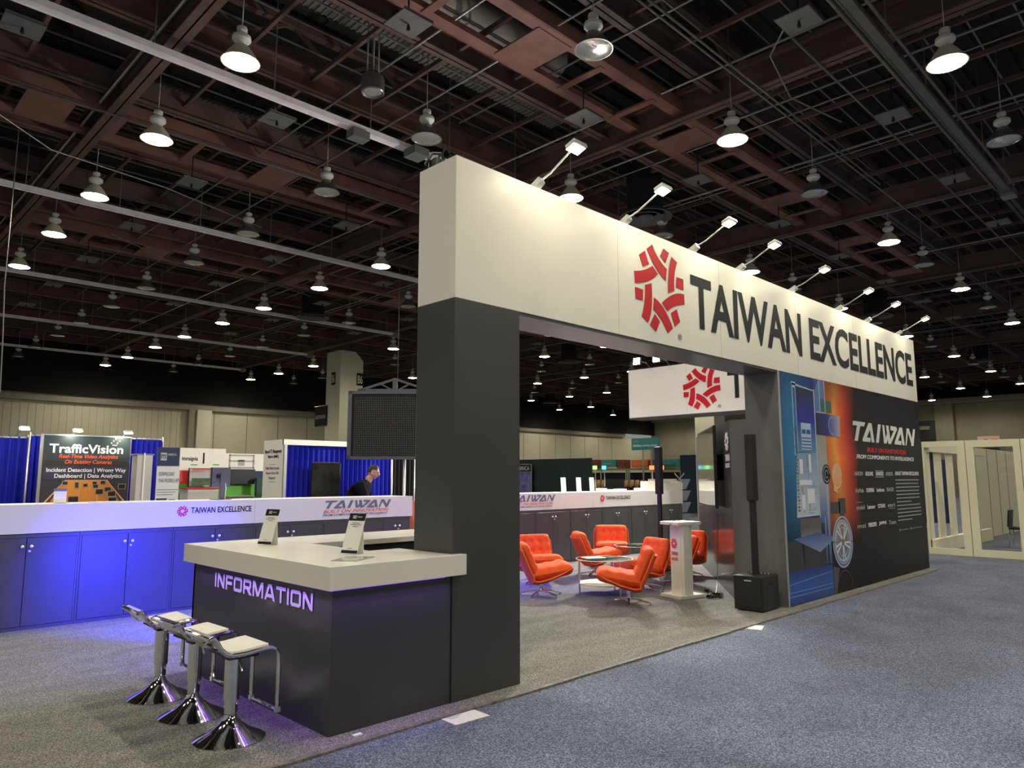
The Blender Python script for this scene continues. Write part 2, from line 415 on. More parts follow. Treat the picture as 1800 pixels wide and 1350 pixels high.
# secondary purlins between the beams (many), dull conduits
pu = MB(); i = 0; x = -12.4
while x < 75:
    if abs((x+4.75) % 9.02) > .3: pu.bar((x, -14, 10.02), (x, 51, 10.02), .07, .10)
    x += 1.5
o = pu.build('purlin', M_girder2, fs)
ro = MB(); y = -6
while y < 50: ro.bar((-13, y, 10.35), (75, y, 10.35), .03, .03); y += .75
o = ro.build('tie_rod', M_cond, fs); o['kind'] = 'stuff'
# upper truss layer, faint
for i in range(8):
    y = 1.2+6.1*i; m_ = MB(); xx = -12
    m_.bar((-13, y, 11.2), (75, y, 11.2), .18, .16); m_.bar((-13, y, 10.5), (75, y, 10.5), .16, .14)
    while xx < 74: m_.bar((xx, y, 10.5), (xx+1.1, y, 11.2), .07, .07, (0, 1, 0)); m_.bar((xx+1.1, y, 11.2), (xx+2.2, y, 10.5), .07, .07, (0, 1, 0)); xx += 2.2
    m_.build('roof_truss', M_girder2, fs)
# riveted ladder girders seen from below
for (ya, yb, x0, x1) in ((8.15, 9.3, 3, 30), (16.9, 18.3, -3, 30), (26, 27.4, -3, 30)):
    m_ = MB().box(x0, x1, ya-.13, ya+.13, 9.62, 9.74).box(x0, x1, yb-.13, yb+.13, 9.62, 9.74)
    m_.box(x0, x1, ya-.15, ya-.12, 9.62, 9.9).box(x0, x1, yb+.12, yb+.15, 9.62, 9.9)
    xx = x0+.5; q = 0
    while xx < x1:
        wdt = .9 if q % 3 == 0 else .16
        m_.box(xx, xx+wdt, ya, yb, 9.60, 9.63); xx += 1.75; q += 1
    m_.build('ladder_girder', M_girder3, fs)
# ribbed metal soffits left of the first girder
for (x0, x1, y0, y1) in ((-3, 4, 13.4, 13.9), (4.4, 12.5, 16.5, 17.0), (4.6, 13, 19.5, 20.0), (-3, 4, 19.5, 20), (5, 13, 11.1, 11.7)):
    m_ = MB().box(x0, x1, y0, y1, 10.5, 10.56); xx = x0
    while xx < x1: m_.box(xx, xx+.04, y0, y1, 10.47, 10.5); xx += .13
    m_.build('air_duct', M_cond, fs)
m_ = MB().tube([(3, 9.9, 10.7), (11.2, 9.9, 10.7)], .33, 20).build('round_duct', mat('duct_cream', (.33, .30, .26), .6), fs)
# beam number plates
for (s, px, py, yy) in (('9U22-17', 212, 249, 19.07), ('9U21', 506, 339, 19.07)):
    p = on(px, py, y=yy)
    b_ = MB().box(p.x-.26, p.x+.26, yy-.02, yy, p.z-.07, p.z+.07).build('number_plate', M_paper, fs)
    text('number', s, M_ink, (p.x-.22, yy-.02, p.z-.05), XD, .09, .44, b_, bold=.01)
#@@COLUMNS
def hall_column(px_l, px_m, px_r, y, ztop, mark, sign):
    a = on(px_m, 700, y=y); b = on(px_r, 700, y=y); wd = b.x-a.x
    c = thing('hall_column', (a.x+wd/2, y+wd/2, 0), 'square cream concrete column with black grid plates, rising behind the lattice message board', 'column')
    MB().box(a.x, b.x, y, y+wd, 0, ztop-.9).prism([(a.x, y, ztop-.9), (b.x, y, ztop-.9), (b.x-.0, y, ztop-.5), (b.x-.35*wd, y, ztop), (a.x, y, ztop)], (0, wd, 0)).build('shaft', M_column, c)
    for xd, org in ((-YD, (a.x, y+wd*.62, 7.0)), (XD, (a.x+wd*.72, y, 7.0))):
        q = MB(); shape(q, [(0, 0), (.45*wd/1.6, 0), (.45*wd/1.6, .72), (0, .72)], org, xd, ZD, .02, .02)
        pl = q.build('grid_plate', M_ink, c)
        text('grid_mark', mark, M_column, Vector(org)+xd*.05+ZD*.1, xd, .5, .34, pl, nrm_off=.03, bold=.02)
    return c
hall_column(574, 597, 637, 36, 8.95, 'B6', True)
c2 = thing('hall_column', (26.4, 14.9, 0), 'plain cream column rising behind the far end of the television wall', 'column')
pa = on(1222, 760, x=40); pb = on(1256, 760, x=40); c2.location = (40.6, (pa.y+pb.y)/2, 0)
MB().box(40, 41.3, pb.y, pa.y, 0, 9.4).build('shaft', M_column, c2)
#@@LAMPS
# ================================================================== HIGH BAY LAMPS
def make_lamp(lit):
    t = thing('high_bay_lamp', (0, 0, 0))
    MB().lathe([(0, .62), (.08, .62), (.085, .60), (.085, .56), (.04, .55), (.04, .51), (.11, .49), (.15, .455), (.155, .40), (.12, .36), (.06, .345), (.06, .30), (0, .30)]).build('ballast_housing', M_lamph, t)
    MB().tube([(0, 0, .62), (0, 0, 3.0)], .010, 6).build('hanger', M_cond, t)
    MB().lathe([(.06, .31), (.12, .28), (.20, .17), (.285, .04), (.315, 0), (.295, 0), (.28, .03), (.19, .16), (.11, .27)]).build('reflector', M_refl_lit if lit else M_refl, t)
    MB().lathe([(0, -.035), (.15, -.03), (.25, -.012), (.295, .004), (.295, .02), (0, .02)]).build('lens', M_glow if lit else M_lens_off, t)
    if lit:
        lo = bpy.data.objects.new('lamp_light', lightdata('high_bay', 'SPOT', LAMP_W, (1, .93, .76), spot_size=math.radians(165), spot_blend=.6, shadow_soft_size=.32))
        COL.objects.link(lo); lo.parent = t; lo.location = (0, 0, -.08)
    return t
ORD = ['first', 'second', 'third', 'fourth', 'fifth', 'sixth', 'seventh', 'eighth', 'ninth', 'tenth', 'eleventh', 'twelfth', 'thirteenth', 'fourteenth', 'fifteenth']
def ordn(i): return ORD[i] if i < len(ORD) else '%dth' % (i+1)
def inpoly(x, y, P):
    r = False; n = len(P)
    for i in range(n):
        (x1, y1), (x2, y2) = P[i], P[i-1]
        if (y1 > y) != (y2 > y) and x < (x2-x1)*(y-y1)/(y2-y1)+x1: r = not r
    return r
OCC = [[(808, 270), (1605, 598), (1634, 1000), (1390, 1070), (1369, 652), (915, 550), (913, 1205), (727, 1200), (737, 303)], [(1103, 655), (1304, 640), (1304, 722), (1103, 735)], [(574, 622), (637, 622), (637, 800), (574, 800)], [(610, 670), (740, 670), (740, 800), (610, 800)]]
def seen(p):
    x, y, d = proj(p)
    return d > 0 and -8 < x < 1808 and -8 < y < 1358 and not any(inpoly(x, y, P) for P in OCC)
YL = [-5.5, -1.3, 2.9, 6.8, 11.15, 15.05, 19.3, 23.2, 27.6, 31.6, 36.0, 40.0, 44.5, 48.6]
XLIT = [-3.7, 4.7, 13.1, 22.35, 29.95, 38.3, 46.5, 54.9, 63.8, 72.0]
XOFF = [8.6, 17.1, 25.6, 34.0, 42.2, 50.6, 58.7, 67.5]
proto = {True: None, False: None}
for lit, xs in ((True, XLIT), (False, XOFF)):
    row = 0
    for x in xs:
        cnt = 0; rowhas = False
        for y in YL:
            v = seen((x, y, 8.5))
            if not v and not (lit and -4 < x < 31 and -6 < y < 12) : continue
            if not lit and math.hypot(x, y) > 62: continue
            if proto[lit] is None: proto[lit] = make_lamp(lit); o = proto[lit]
            else: o = copy_tree(proto[lit])
            o.location = (x, y, 8.5)
            z_ = 'lit high-bay lamp' if lit else 'unlit high-bay lamp'
            if v:
                lab = '%s, %s from camera in %s %s row from left' % (z_, ordn(cnt), ordn(row), 'lit' if lit else 'dark')
                cnt += 1; rowhas = True
            else: lab = 'lit high-bay lamp overhead, out of the picture'
            tag(o, lab, 'ceiling lamp', 'high-bay lamps out of the picture' if not v else 'lit high-bay lamps' if lit else 'unlit high-bay lamps')
        if rowhas: row += 1
# one can-shaped fitting on three rods
p = on(655, 160, z=8.9)
t = thing('can_light', (p.x, p.y, 8.85), 'round dark can light hung on three rods above the cabinets, unlit', 'ceiling lamp')
MB().lathe([(0, .36), (.2, .34), (.22, .28), (.22, .02), (.20, 0), (.16, .05), (0, .06)], (p.x, p.y, 8.85)).build('can_body', M_refl, t)
MB().lathe([(0, 0), (.12, .0), (.17, .02), (0, .04)], (p.x, p.y, 8.86)).build('lens', M_lens_off, t)
for a in range(3):
    dx, dy = .12*math.cos(a*2.1), .12*math.sin(a*2.1)
    MB().tube([(p.x+dx, p.y+dy, 9.18), (p.x+dx, p.y+dy, 11.5)], .015, 6).build('rod', M_cond, t)
# bus ducts running the length of the hall
for i, (y, x0, x1, mm, lb) in enumerate(((3.7, 3, 22, M_dark_duct, 'dull conduit tray above the right aisle, ending over the carpet'), (12.6, -6, 21.9, M_duct, 'long pale metal bus duct nearest overhead, running to the corner of the header'),
                       (21.25, -4, 21.7, M_duct, 'pale metal bus duct, second row overhead from the pillar'), (30.3, -2, 21.7, M_duct, 'thin pale bus duct, third row overhead'),
                       (39.05, 0, 21.7, M_duct, 'thin pale bus duct, fourth row overhead'), (47.7, 2, 21.5, M_duct, 'faint bus duct, farthest row near the back wall'))):
    t = thing('bus_duct', ((x0+x1)/2, y, 8.95), lb, 'bus duct', 'overhead bus ducts')
    wd = .17 if i == 1 else .15
    m_ = MB().box(x0, x1, y-wd/2, y+wd/2, 8.95, 9.03).box(x0, x1, y-wd/2-.015, y-wd/2, 8.93, 9.05).box(x0, x1, y+wd/2, y+wd/2+.015, 8.93, 9.05)
    m_.build('duct_rail', mm, t)
    xx = x0+1.0; q = 0
    while xx < x1 and q < 14:
        MB().box(xx-.01, xx+.01, y-.01, y+.01, 9.03, 11.5).build('hanger', M_cond, t); xx += 2.2; q += 1
    MB().box(x1-.35, x1, y-.16, y+.16, 8.86, 9.06).build('end_box', M_cond, t)
    if i == 0:
        MB().tube([(x0, y+.2, 9.02), (x1-.6, y+.2, 9.02)], .04, 8).build('pipe', M_dark_duct, t)
        MB().tube([(x0, y-.2, 9.02), (x1-.6, y-.2, 9.02)], .03, 8).build('pipe', M_dark_duct, t)
for (x, y) in ((7.9, 12.6), (9.3, 12.35)):
    tag(MB().box(x-.2, x+.2, y-.14, 12.62 if y < 12.6 else y+.14, 8.75, 8.93).build('junction_box', M_plate), 'grey junction box under the pale bus duct %s' % ('left of the pillar' if x < 8 else 'beside the header corner'), 'junction box')
# thin conduits across the bays
n = 0
for x, y0, y1, r in ((-2.5, 3, 50, .03), (3.85, 2, 50, .035), (7.3, 2, 30, .022), (8.66, 2, 30, .022), (9.7, 2, 12, .02), (11.8, 2, 50, .028), (13.85, 2, 30, .03), (14.5, -4, 30, .02), (17.0, -4, 50, .035), (17.3, -4, 50, .02), (22.1, -4, 50, .03), (27, -4, 50, .03), (33, -4, 50, .03), (42, -4, 50, .03)):
    x *= 1.05; tag(MB().tube([(x, y0, 9.75-r), (x, y1, 9.75-r)], r, 6).build('conduit', M_cond), 'thin steel conduit crossing the bays, %s of its kind counting from the left' % ordn(n), 'conduit', 'conduits across the bays'); n += 1
for x0, y, x1 in ((8, 6.2, 20), (5, 6.32, 26), (10, 1.5, 40), (12, 5.0, 40), (-3, 16.5, 20)):
    tag(MB().tube([(x0, y, 9.425), (x1, y, 9.425)], .025, 6).build('conduit', M_dark_duct), 'thin dark conduit parallel to the bus ducts at %s line' % ordn(n-14), 'conduit', 'conduits along the hall'); n += 1
for (pts, nm) in (([(1.5, 16.8, 9.2), (3.5, 18.2, 8.95), (6.2, 19.0, 9.1), (9.5, 20.4, 9.2)], 'left of the first pale duct'), ([(11.1, 4.6, 9.3), (11.5, 5.2, 8.95), (13.2, 5.6, 9.0), (15.5, 5.5, 9.3)], 'right of the ladder girder'), ([(6.5, 24.5, 9.3), (9, 25.6, 9), (13, 26.2, 9.2), (15, 27.3, 9.3)], 'left of the column')):
    tag(MB().tube(pts, .015, 6).build('loose_cable', M_cond), 'slack pale cable sagging under the roof %s' % nm, 'cable')
# sprinkler shields: square plates on rods
n = 0; pr = None; cy = 0
for ix in range(11):
    cy = 0
    for iy in range(11):
        x = 2.05+4.46*ix; y = 4.45+4.52*iy
        if math.hypot(x, y) > 40 or not seen((x, y, 9)): continue
        if pr is None:
            pr = thing('sprinkler_shield', (0, 0, 0))
            MB().box(-.29, .29, -.29, .29, 0, .02).box(-.29, .29, -.29, -.28, 0, .05).box(-.29, .29, .28, .29, 0, .05).build('plate', M_plate, pr)
            MB().tube([(0, 0, -.1), (0, 0, 2.5)], .014, 6).lathe([(0, -.12), (.035, -.1), (.02, -.02), (0, -.02)], (0, 0, 0), 8).build('sprinkler_pipe', M_blackmat, pr); o = pr
        else: o = copy_tree(pr)
        o.location = (x, y, 9)
        tag(o, 'square grey sprinkler shield plate, %s away from camera in %s such row from left' % (ordn(cy), ordn(ix)), 'sprinkler shield', 'sprinkler shields'); cy += 1
# round air diffusers
n = 0
for x, y, lb in ((16.35, 11.2, 'above the second floodlight arm'), (16.2, 29.2, 'left of the pillar above the column'), (34.3, 11.2, 'above the right end of the header'), (34.2, 29.4, 'seen through the opening'), (52.4, 11.2, 'far right past the header end'), (51.9, 47.1, 'farthest, low in the opening')):
    t = thing('air_diffuser', (x, y, 8.85), 'round ringed air diffuser in the roof, %s' % lb, 'air vent', 'round air diffusers')
    for q, (r0, r1) in enumerate(((.55, .72), (.32, .46), (.1, .22))):
        MB().lathe([(r0, .12), (r1, 0), (r1+.02, .01), (r0+.02, .14)], (x, y, 8.85)).build('ring', M_plate, t)
    MB().lathe([(.5, .14), (.5, 2.65), (.48, 2.65), (.48, .14)], (x, y, 8.85)).build('duct_drop', M_blackmat, t)
#@@BOOTH
# ================================================================== THE BOOTH
FX0, FX1, FY, FYB = 3.59, 15.0, 4.26, 4.74
# pillar
tag(MB().box(FX0, 4.31, FY, FYB, .012, 3.06).build('booth_pillar', M_char, bevel=.003), 'tall charcoal pillar holding the left end of the white header', 'pillar')
# header
h = thing('header_sign', (9.3, 4.5, 3.06), 'long white header sign with red woven emblem, spanning the booth front', 'sign')
MB().box(FX0, FX1, FY, FYB, 3.062, 4.24).build('header_box', M_hdr, h, bevel=.003)
MB().box(4.315, 9.17, FY+.012, FYB-.012, 3.035, 3.061).build('soffit', mat('soffit_dark', (.09, .085, .09), .25), h)
sm = MB()
for x in (5.72, 7.72, 9.82, 11.95): sm.box(x-.002, x+.002, FY-.0012, FY, 3.07, 4.235)
sm.build('panel_seam', mat('seam', (.42, .40, .33), .6), h)
emblem('emblem', (6.46, FY, 3.66), XD, .475, .475, M_red, h)
text('registered_mark', '\u00ae', M_inkgrey, (6.78, FY, 3.15), XD, .07, .08, h)
text('lettering', 'TAIWAN', M_ink, (7.07, FY, 3.335), XD, .615, 2.90, h, bold=.023, nrm_off=.006)
text('lettering', 'EXCELLENCE', M_ink, (10.25, FY, 3.335), XD, .615, 4.54, h, bold=.023, nrm_off=.006)
# floodlights with arms over the header
fl = thing('arm_floodlight', (0, 0, 0))
MB().prism([(-.035, .14, 0), (-.035, -.02, 0), (-.035, -.10, .05), (-.035, -.08, .10), (-.035, .0, .06), (-.035, .10, .04)], (.07, 0, 0)).build('bracket', M_alu, fl)
MB().tube([(0, -.07, .07), (0, -.20, .11), (0, -.44, .235)], .009, 8).build('arm', M_alu, fl)
MB().obox((0, -.50, .255), (1, 0, 0), (0, 1, -.35), (0, .35, 1), .085, .055, .018).build('lamp_head', M_alu, fl, bevel=.004)
MB().obox((0, -.4925, .2335), (1, 0, 0), (0, 1, -.35), (0, .35, 1), .075, .047, .004).build('led_panel', M_glow_f, fl)
lo = bpy.data.objects.new('flood_light', lightdata('flood', 'AREA', FLOOD_W, (1, .92, .68), shape='RECTANGLE', size=.15, size_y=.09)); COL.objects.link(lo); lo.parent = fl
lo.location = (0, -.485, .222); lo.rotation_euler = (math.radians(40), 0, 0)
for i, x in enumerate((4.58, 5.91, 7.23, 8.34, 9.85, 11.5, 12.73, 14.29)):
    o = fl if i == 0 else copy_tree(fl)
    o.location = (x, 4.33, 4.241)
    tag(o, 'small floodlight on a thin arm over the front header, %s from the pillar end' % ordn(i), 'floodlight', 'arm floodlights on the front header')
p = on(768, 278, y=4.72)
t = thing('cable_bundle', (p.x, 4.70, 4.241), 'black bundle of cables and a plug box on top of the header, left end', 'cable')
MB().box(p.x-.10, p.x+.08, 4.60, 4.72, 4.241, 4.36).build('plug_box', M_black, t, bevel=.015)
MB().tube([(p.x-.14, 4.70, 4.30), (p.x-.08, 4.69, 4.42), (p.x+.02, 4.68, 4.45), (p.x+.10, 4.70, 4.33), (p.x+.22, 4.66, 4.262)], .014, 6).tube([(p.x-.05, 4.66, 4.36), (p.x+.02, 4.62, 4.48), (p.x+.14, 4.64, 4.38), (p.x+.30, 4.60, 4.26)], .011, 6).build('cable', M_black, t)
# mural block on the right
mb_ = thing('mural_wall', (12, 4.5, 0), 'tall wall block under the header with a blue and orange technology mural', 'wall panel')
MB().box(9.19, 14.98, FY+.004, FYB, .012, 3.06).build('wall_core', M_char, mb_)
MB().box(9.17, 9.19, FY, FYB, .012, 3.06).build('end_panel', mat('reveal_grey', (.13, .13, .125), .4, noise=.08, nscale=2), mb_)
MB().box(9.16, 9.20, FY-.008, FY+.002, .012, 3.06).build('edge_strip', M_alu, mb_)
def mural_mat():
    m = bpy.data.materials.new('mural_print'); m.use_nodes = True; N, L = nodes(m); b = N['Principled BSDF']
    tc = N.new('ShaderNodeTexCoord'); sp = N.new('ShaderNodeSeparateXYZ'); L.new(tc.outputs['Object'], sp.inputs[0])
    nz = N.new('ShaderNodeTexNoise'); nz.inputs['Scale'].default_value = 1.1; nz.inputs['Detail'].default_value = 2; L.new(tc.outputs['Object'], nz.inputs['Vector'])
    # local x runs 0 .. 5.8 across the print (object origin at its lower left corner)
    mv = N.new('ShaderNodeMath'); mv.operation = 'MULTIPLY_ADD'; mv.inputs[1].default_value = .5; L.new(nz.outputs[0], mv.inputs[0]); L.new(sp.outputs[0], mv.inputs[2])
    dv = N.new('ShaderNodeMath'); dv.operation = 'DIVIDE'; dv.inputs[1].default_value = 6.0; L.new(mv.outputs[0], dv.inputs[0])
    r = ramp(N, [(0, (.02, .08, .20)), (.10, (.03, .20, .42)), (.22, (.03, .06, .30)), (.255, (.34, .36, .48)), (.275, (.62, .13, .025)), (.335, (.95, .36, .07)), (.38, (.85, .14, .03)), (.425, (.45, .035, .016)), (.475, (.02, .012, .014)), (.6, (.012, .012, .016)), (1, (.010, .010, .013))])
    L.new(dv.outputs[0], r.inputs[0])
    r2 = ramp(N, [(0, (.010, .010, .014)), (.24, (.012, .012, .018)), (.36, (.5, .5, .5)), (.62, (1, 1, 1)), (.86, (.9, .9, .9)), (1, (.35, .35, .5))])
    dz = N.new('ShaderNodeMath'); dz.operation = 'DIVIDE'; dz.inputs[1].default_value = 3.05; L.new(sp.outputs[2], dz.inputs[0]); L.new(dz.outputs[0], r2.inputs[0])
    mx = N.new('ShaderNodeMix'); mx.data_type = 'RGBA'; mx.blend_type = 'MULTIPLY'; mx.inputs[0].default_value = 1
    L.new(r.outputs[0], mx.inputs[6]); L.new(r2.outputs[0], mx.inputs[7]); L.new(mx.outputs[2], b.inputs['Base Color'])
    b.inputs['Roughness'].default_value = .38; b.inputs['Specular IOR Level'].default_value = .25
    return m
def grad_mat(name, c0, c1, axis=2, lo=0., hi=1., mid=None, rough=.4):
    m = bpy.data.materials.new(name); m.use_nodes = True; N, L = nodes(m); b = N['Principled BSDF']
    tc = N.new('ShaderNodeTexCoord'); sp = N.new('ShaderNodeSeparateXYZ'); L.new(tc.outputs['Generated'], sp.inputs[0])
    r = ramp(N, [(0, c0)]+([(.5, mid)] if mid else [])+[(1, c1)]); L.new(sp.outputs[axis], r.inputs[0]); L.new(r.outputs[0], b.inputs['Base Color'])
    b.inputs['Roughness'].default_value = rough; MATS[name] = m; return m
prn = MB().box(9.20, 14.98, FY-.004, FY+.004, .012, 3.06).build('mural_print', None, mb_)
me = prn.data; me.materials.append(mural_mat())
prn.location = Vector((9.20, 4.26, 0))-Vector(mb_.location); me.transform(Matrix.Translation(-prn.location))
def art(name, polys, m, off=.006, label=None):
    q = MB()
    for p in polys: shape(q, p, (0, FY, 0), XD, ZD, off, .001)
    return q.build(name, m, prn)
def rect(x0, x1, z0, z1): return [(x0, z0), (x1, z0), (x1, z1), (x0, z1)]
def frame_lines(x0, x1, z0, z1, t): return [rect(x0, x1, z0, z0+t), rect(x0, x1, z1-t, z1), rect(x0, x0+t, z0, z1), rect(x1-t, x1, z0, z1)]
M_phone = grad_mat('phone_blue', (.10, .26, .42), (.012, .012, .05), mid=(.015, .025, .30))
M_pblue = mat('print_blue', (.03, .08, .35), .4); M_plight = mat('print_pale_blue', (.42, .52, .68), .4)
M_pw = mat('print_white', (.72, .74, .78), .4); M_pgrey = mat('print_grey', (.28, .30, .36), .4)
art('phone_screen', [rect(9.66, 10.26, 2.0, 2.88)], M_phone, .0055)
art('phone_outline', [rect(9.56, 9.58, 1.95, 2.93), rect(9.66, 9.675, 2.0, 2.9), rect(10.26, 10.29, 1.1, 2.9), [(9.56, 2.91), (10.28, 2.87), (10.28, 2.885), (9.56, 2.935)], rect(9.55, 9.68, 2.87, 2.95)], M_plight, .0065)
art('circuit_module', [rect(9.79, 10.11, 2.03, 2.40)], M_plight, .007)
art('module_line', [rect(9.80, 10.10, 2.05+.045*i, 2.065+.045*i) for i in range(4)]+[rect(9.81, 9.93, 2.25, 2.31), rect(9.96, 10.09, 2.25, 2.31)], M_pblue, .008)
art('circuit_board', [[(9.60, 1.98), (10.26, 2.0), (10.25, 1.13), (9.53, 1.12)]], grad_mat('board_pale', (.50, .56, .64), (.20, .32, .50)), .007)
random.seed(3); bl = []
for i in range(34):
    x = 9.62+random.random()*.5; z = 1.16+random.random()*.72
    if random.random() < .5: bl.append(rect(x, min(10.22, x+.06+random.random()*.2), z, z+.008))
    else: bl.append(rect(x, x+.010, z, min(1.96, z+.05+random.random()*.2)))
art('board_trace', bl, M_pgrey, .009)
art('board_chip', [rect(9.68, 9.78, 1.7, 1.9), rect(9.98, 10.05, 1.72, 1.97), rect(9.66, 10.05, 1.55, 1.62), rect(9.7, 9.8, 1.22, 1.42), rect(9.88, 10.12, 1.3, 1.5)], M_pw, .010)
art('edge_clutter', [rect(9.56+random.random()*.05, 9.62+random.random()*.04, 1.2+i*.045, 1.225+i*.045) for i in range(26)], mat('print_clutter', (.12, .14, .18), .4), .0085)
art('tower', [[(10.31, 2.88), (10.44, 3.05), (10.66, 3.05), (10.64, 2.58), (10.32, 2.58)]], mat('tower_blue', (.10, .18, .38), .4), .0055)
art('tower_edge', [rect(10.455, 10.475, 2.58, 3.05), rect(10.64, 10.66, 2.58, 3.05), rect(10.32, 10.64, 2.575, 2.59)], M_plight, .007)
art('green_chip', [rect(10.48, 10.62, 2.6, 2.78), rect(10.66, 10.87, 2.6, 2.77)], mat('print_green', (.05, .14, .10), .4), .0075)
art('lens_box', [[(10.30, 2.57), (11.16, 2.57), (11.14, 2.25), (10.29, 2.26)]], grad_mat('lens_box_blue', (.012, .015, .06), (.42, .42, .55), axis=0, mid=(.03, .04, .22)), .0085)
art('lens_ring', [arc((10.86, 2.41), .14, a, a+300, 18)+arc((10.86, 2.41), .11, a+300, a, 18) for a in (20,)], mat('print_lilac', (.22, .24, .48), .4), .0095)
art('flow_panel', [rect(10.30, 10.62, 1.02, 2.25)], grad_mat('flow_grad', (.04, .10, .32), (.34, .33, .26), mid=(.40, .42, .48)), .005)
art('rod', [rect(10.52, 10.60, .45, 1.6), rect(10.42, 10.46, .45, 1.1)], grad_mat('rod_grad', (.03, .07, .26), (.42, .48, .58)), .0062)
art('camera_lens', [arc((10.56, 1.70), .14, 0, 360, 24)[:-1]], M_ink, .0085)
art('camera_lens_ring', [arc((10.56, 1.70), .12, 0, 320, 20)+arc((10.56, 1.70), .10, 320, 0, 20), arc((10.56, 1.70), .06, 0, 320, 16)+arc((10.56, 1.70), .045, 320, 0, 16)], M_pgrey, .0095)
art('bulb', [arc((10.93, 1.67), .17, 0, 360, 26)[:-1]], grad_mat('bulb_grad', (.80, .36, .08), (.75, .48, .32)), .0085)
art('bulb_neck', [[(10.80, 1.56), (10.95, 1.50), (10.92, 1.42), (10.78, 1.46)]], mat('print_peach', (.82, .42, .16), .4), .0095)
art('bulb_rim', [arc((10.93, 1.67), .18, 0, 340, 26)+arc((10.93, 1.67), .168, 340, 0, 26)], mat('print_cream', (.85, .62, .38), .4), .0098)
art('motor', [rect(10.66, 10.98, 1.14, 1.30), rect(10.94, 11.19, 1.12, 1.35), rect(10.98, 11.12, 1.05, 1.12)], mat('print_dark', (.05, .055, .06), .4), .0085)
wc = (11.02, .72); wr = .37
art('wheel_rim', [arc(wc, r1, a, a+176, 22)+arc(wc, r0, a+176, a, 22) for r0, r1 in ((.35, .37), (.30, .315), (.255, .285), (.20, .21)) for a in (0, 180)], M_plight, .009)
art('wheel_spoke', [[(wc[0]+.05*math.cos(a-.5), wc[1]+.05*math.sin(a-.5)), (wc[0]+.27*math.cos(a-.12), wc[1]+.27*math.sin(a-.12)), (wc[0]+.27*math.cos(a-.02), wc[1]+.27*math.sin(a-.02)), (wc[0]+.06*math.cos(a), wc[1]+.06*math.sin(a)), ] for k in range(10) for a in (k*PI/5+(.3 if k % 2 else 0),)], M_pw, .0095)
art('wheel_disc', [arc(wc, .36, 0, 360, 28)[:-1]], grad_mat('wheel_grad', (.10, .14, .26), (.30, .20, .16)), .0075)
art('wheel_reflection', [arc((11.02, 0.02), .30, 10, 170, 20)+arc((11.02, .02), .285, 170, 10, 20), [(10.62, .40), (10.85, .36), (10.7, .02), (10.62, .02)]], mat('print_dim', (.08, .07, .09), .4), .008)
art('metal_block', [[(9.62, .86), (10.29, .88), (10.29, 1.10), (9.62, 1.10)]], grad_mat('metal_grad', (.20, .20, .22), (.13, .11, .10), mid=(.10, .09, .10)), .0058)
art('stone_texture', [[(9.2, .82), (9.62, .84), (9.70, .42), (9.2, .42)], [(9.7, .8), (10.5, .8), (10.5, .45), (9.7, .42)]], mat('print_stone', (.035, .038, .045), .6, noise=.6, nscale=90), .0058)
art('glass_plate', [[(9.39, .85), (10.14, .90), (10.79, .80), (10.20, .63)]], grad_mat('plate_grad', (.22, .30, .48), (.03, .08, .30), mid=(.14, .2, .4)), .0080)
art('blue_floor', [[(9.2, .44), (10.6, .44), (10.62, .02), (9.2, .02)]], grad_mat('floor_blue', (.02, .05, .28), (.012, .035, .22), mid=(.03, .10, .38)), .0062)
art('floor_streak', [[(9.2, .27), (10.6, .34), (10.6, .35), (9.2, .285)], [(9.2, .17), (10.6, .17), (10.6, .18), (9.2, .185)], [(9.2, .12), (10.6, .12), (10.6, .13), (9.2, .135)]], mat('streak', (.10, .24, .62), .4), .0072)
draw_wordmark('wordmark', (11.60, FY, 2.22), XD, 3.0, .31, grad_mat('word_grad', (.62, .62, .60), (.92, .90, .86), axis=0), prn, .007, .3)
text('tagline', 'BUILT ON INNOVATION', M_redtext, (12.22, FY, 2.055), XD, .075, 1.88, prn, shear=.25, bold=.012, nrm_off=.007)
text('tagline', 'FROM COMPONENTS TO INTELLIGENCE', M_wtext, (11.75, FY, 1.945), XD, .065, 2.77, prn, shear=.25, bold=.012, nrm_off=.007)
rows = [(1.68, ['AAEON', 'ADLINK', 'ADVANTECH', 'ARBOR']), (1.42, ['AVerMedia', 'COREMAX', 'behoo', 'BASE']), (1.16, ['mobil', 'Lanner', 'OTRAK', 'etri']), (.88, ['msi', 'nexcom', 'JAMNE', 'Team'])]
for z, ws in rows:
    for i, wd in enumerate(ws):
        x0 = 11.62+i*.46
        text('partner_name', wd, M_wdim if i % 3 == 0 else M_wtext, (x0, FY, z), XD, .065, .34, prn, bold=.01, nrm_off=.007)
art('name_box', [rect(12.50, 12.90, 1.655, 1.665), rect(12.52, 12.90, 1.755, 1.765), rect(11.62, 11.9, 1.27, 1.275), rect(13.05, 13.35, 1.135, 1.142)], M_wdim, .006)
text('heading', 'ABOUT TAIWAN EXCELLENCE', M_wtext, (13.46, FY, 1.69), XD, .065, 1.27, prn, bold=.012, nrm_off=.007)
random.seed(5); bars = []
for i, (z, w_) in enumerate([(1.60-.062*k, (1.27 if k not in (6, 11) else .75)) for k in range(12)]):
    x = 13.46
    while x < 13.46+w_-.05:
        l = random.uniform(.04, .11); bars.append(rect(x, min(x+l, 13.46+w_), z, z+.018)); x += l+.018
bars += [rect(13.5, 13.53, .745, .785), rect(13.56, 13.95, .76, .768), rect(14.06, 14.09, .745, .785), rect(14.12, 14.7, .76, .768)]
art('small_print', bars, M_wdim, .006)
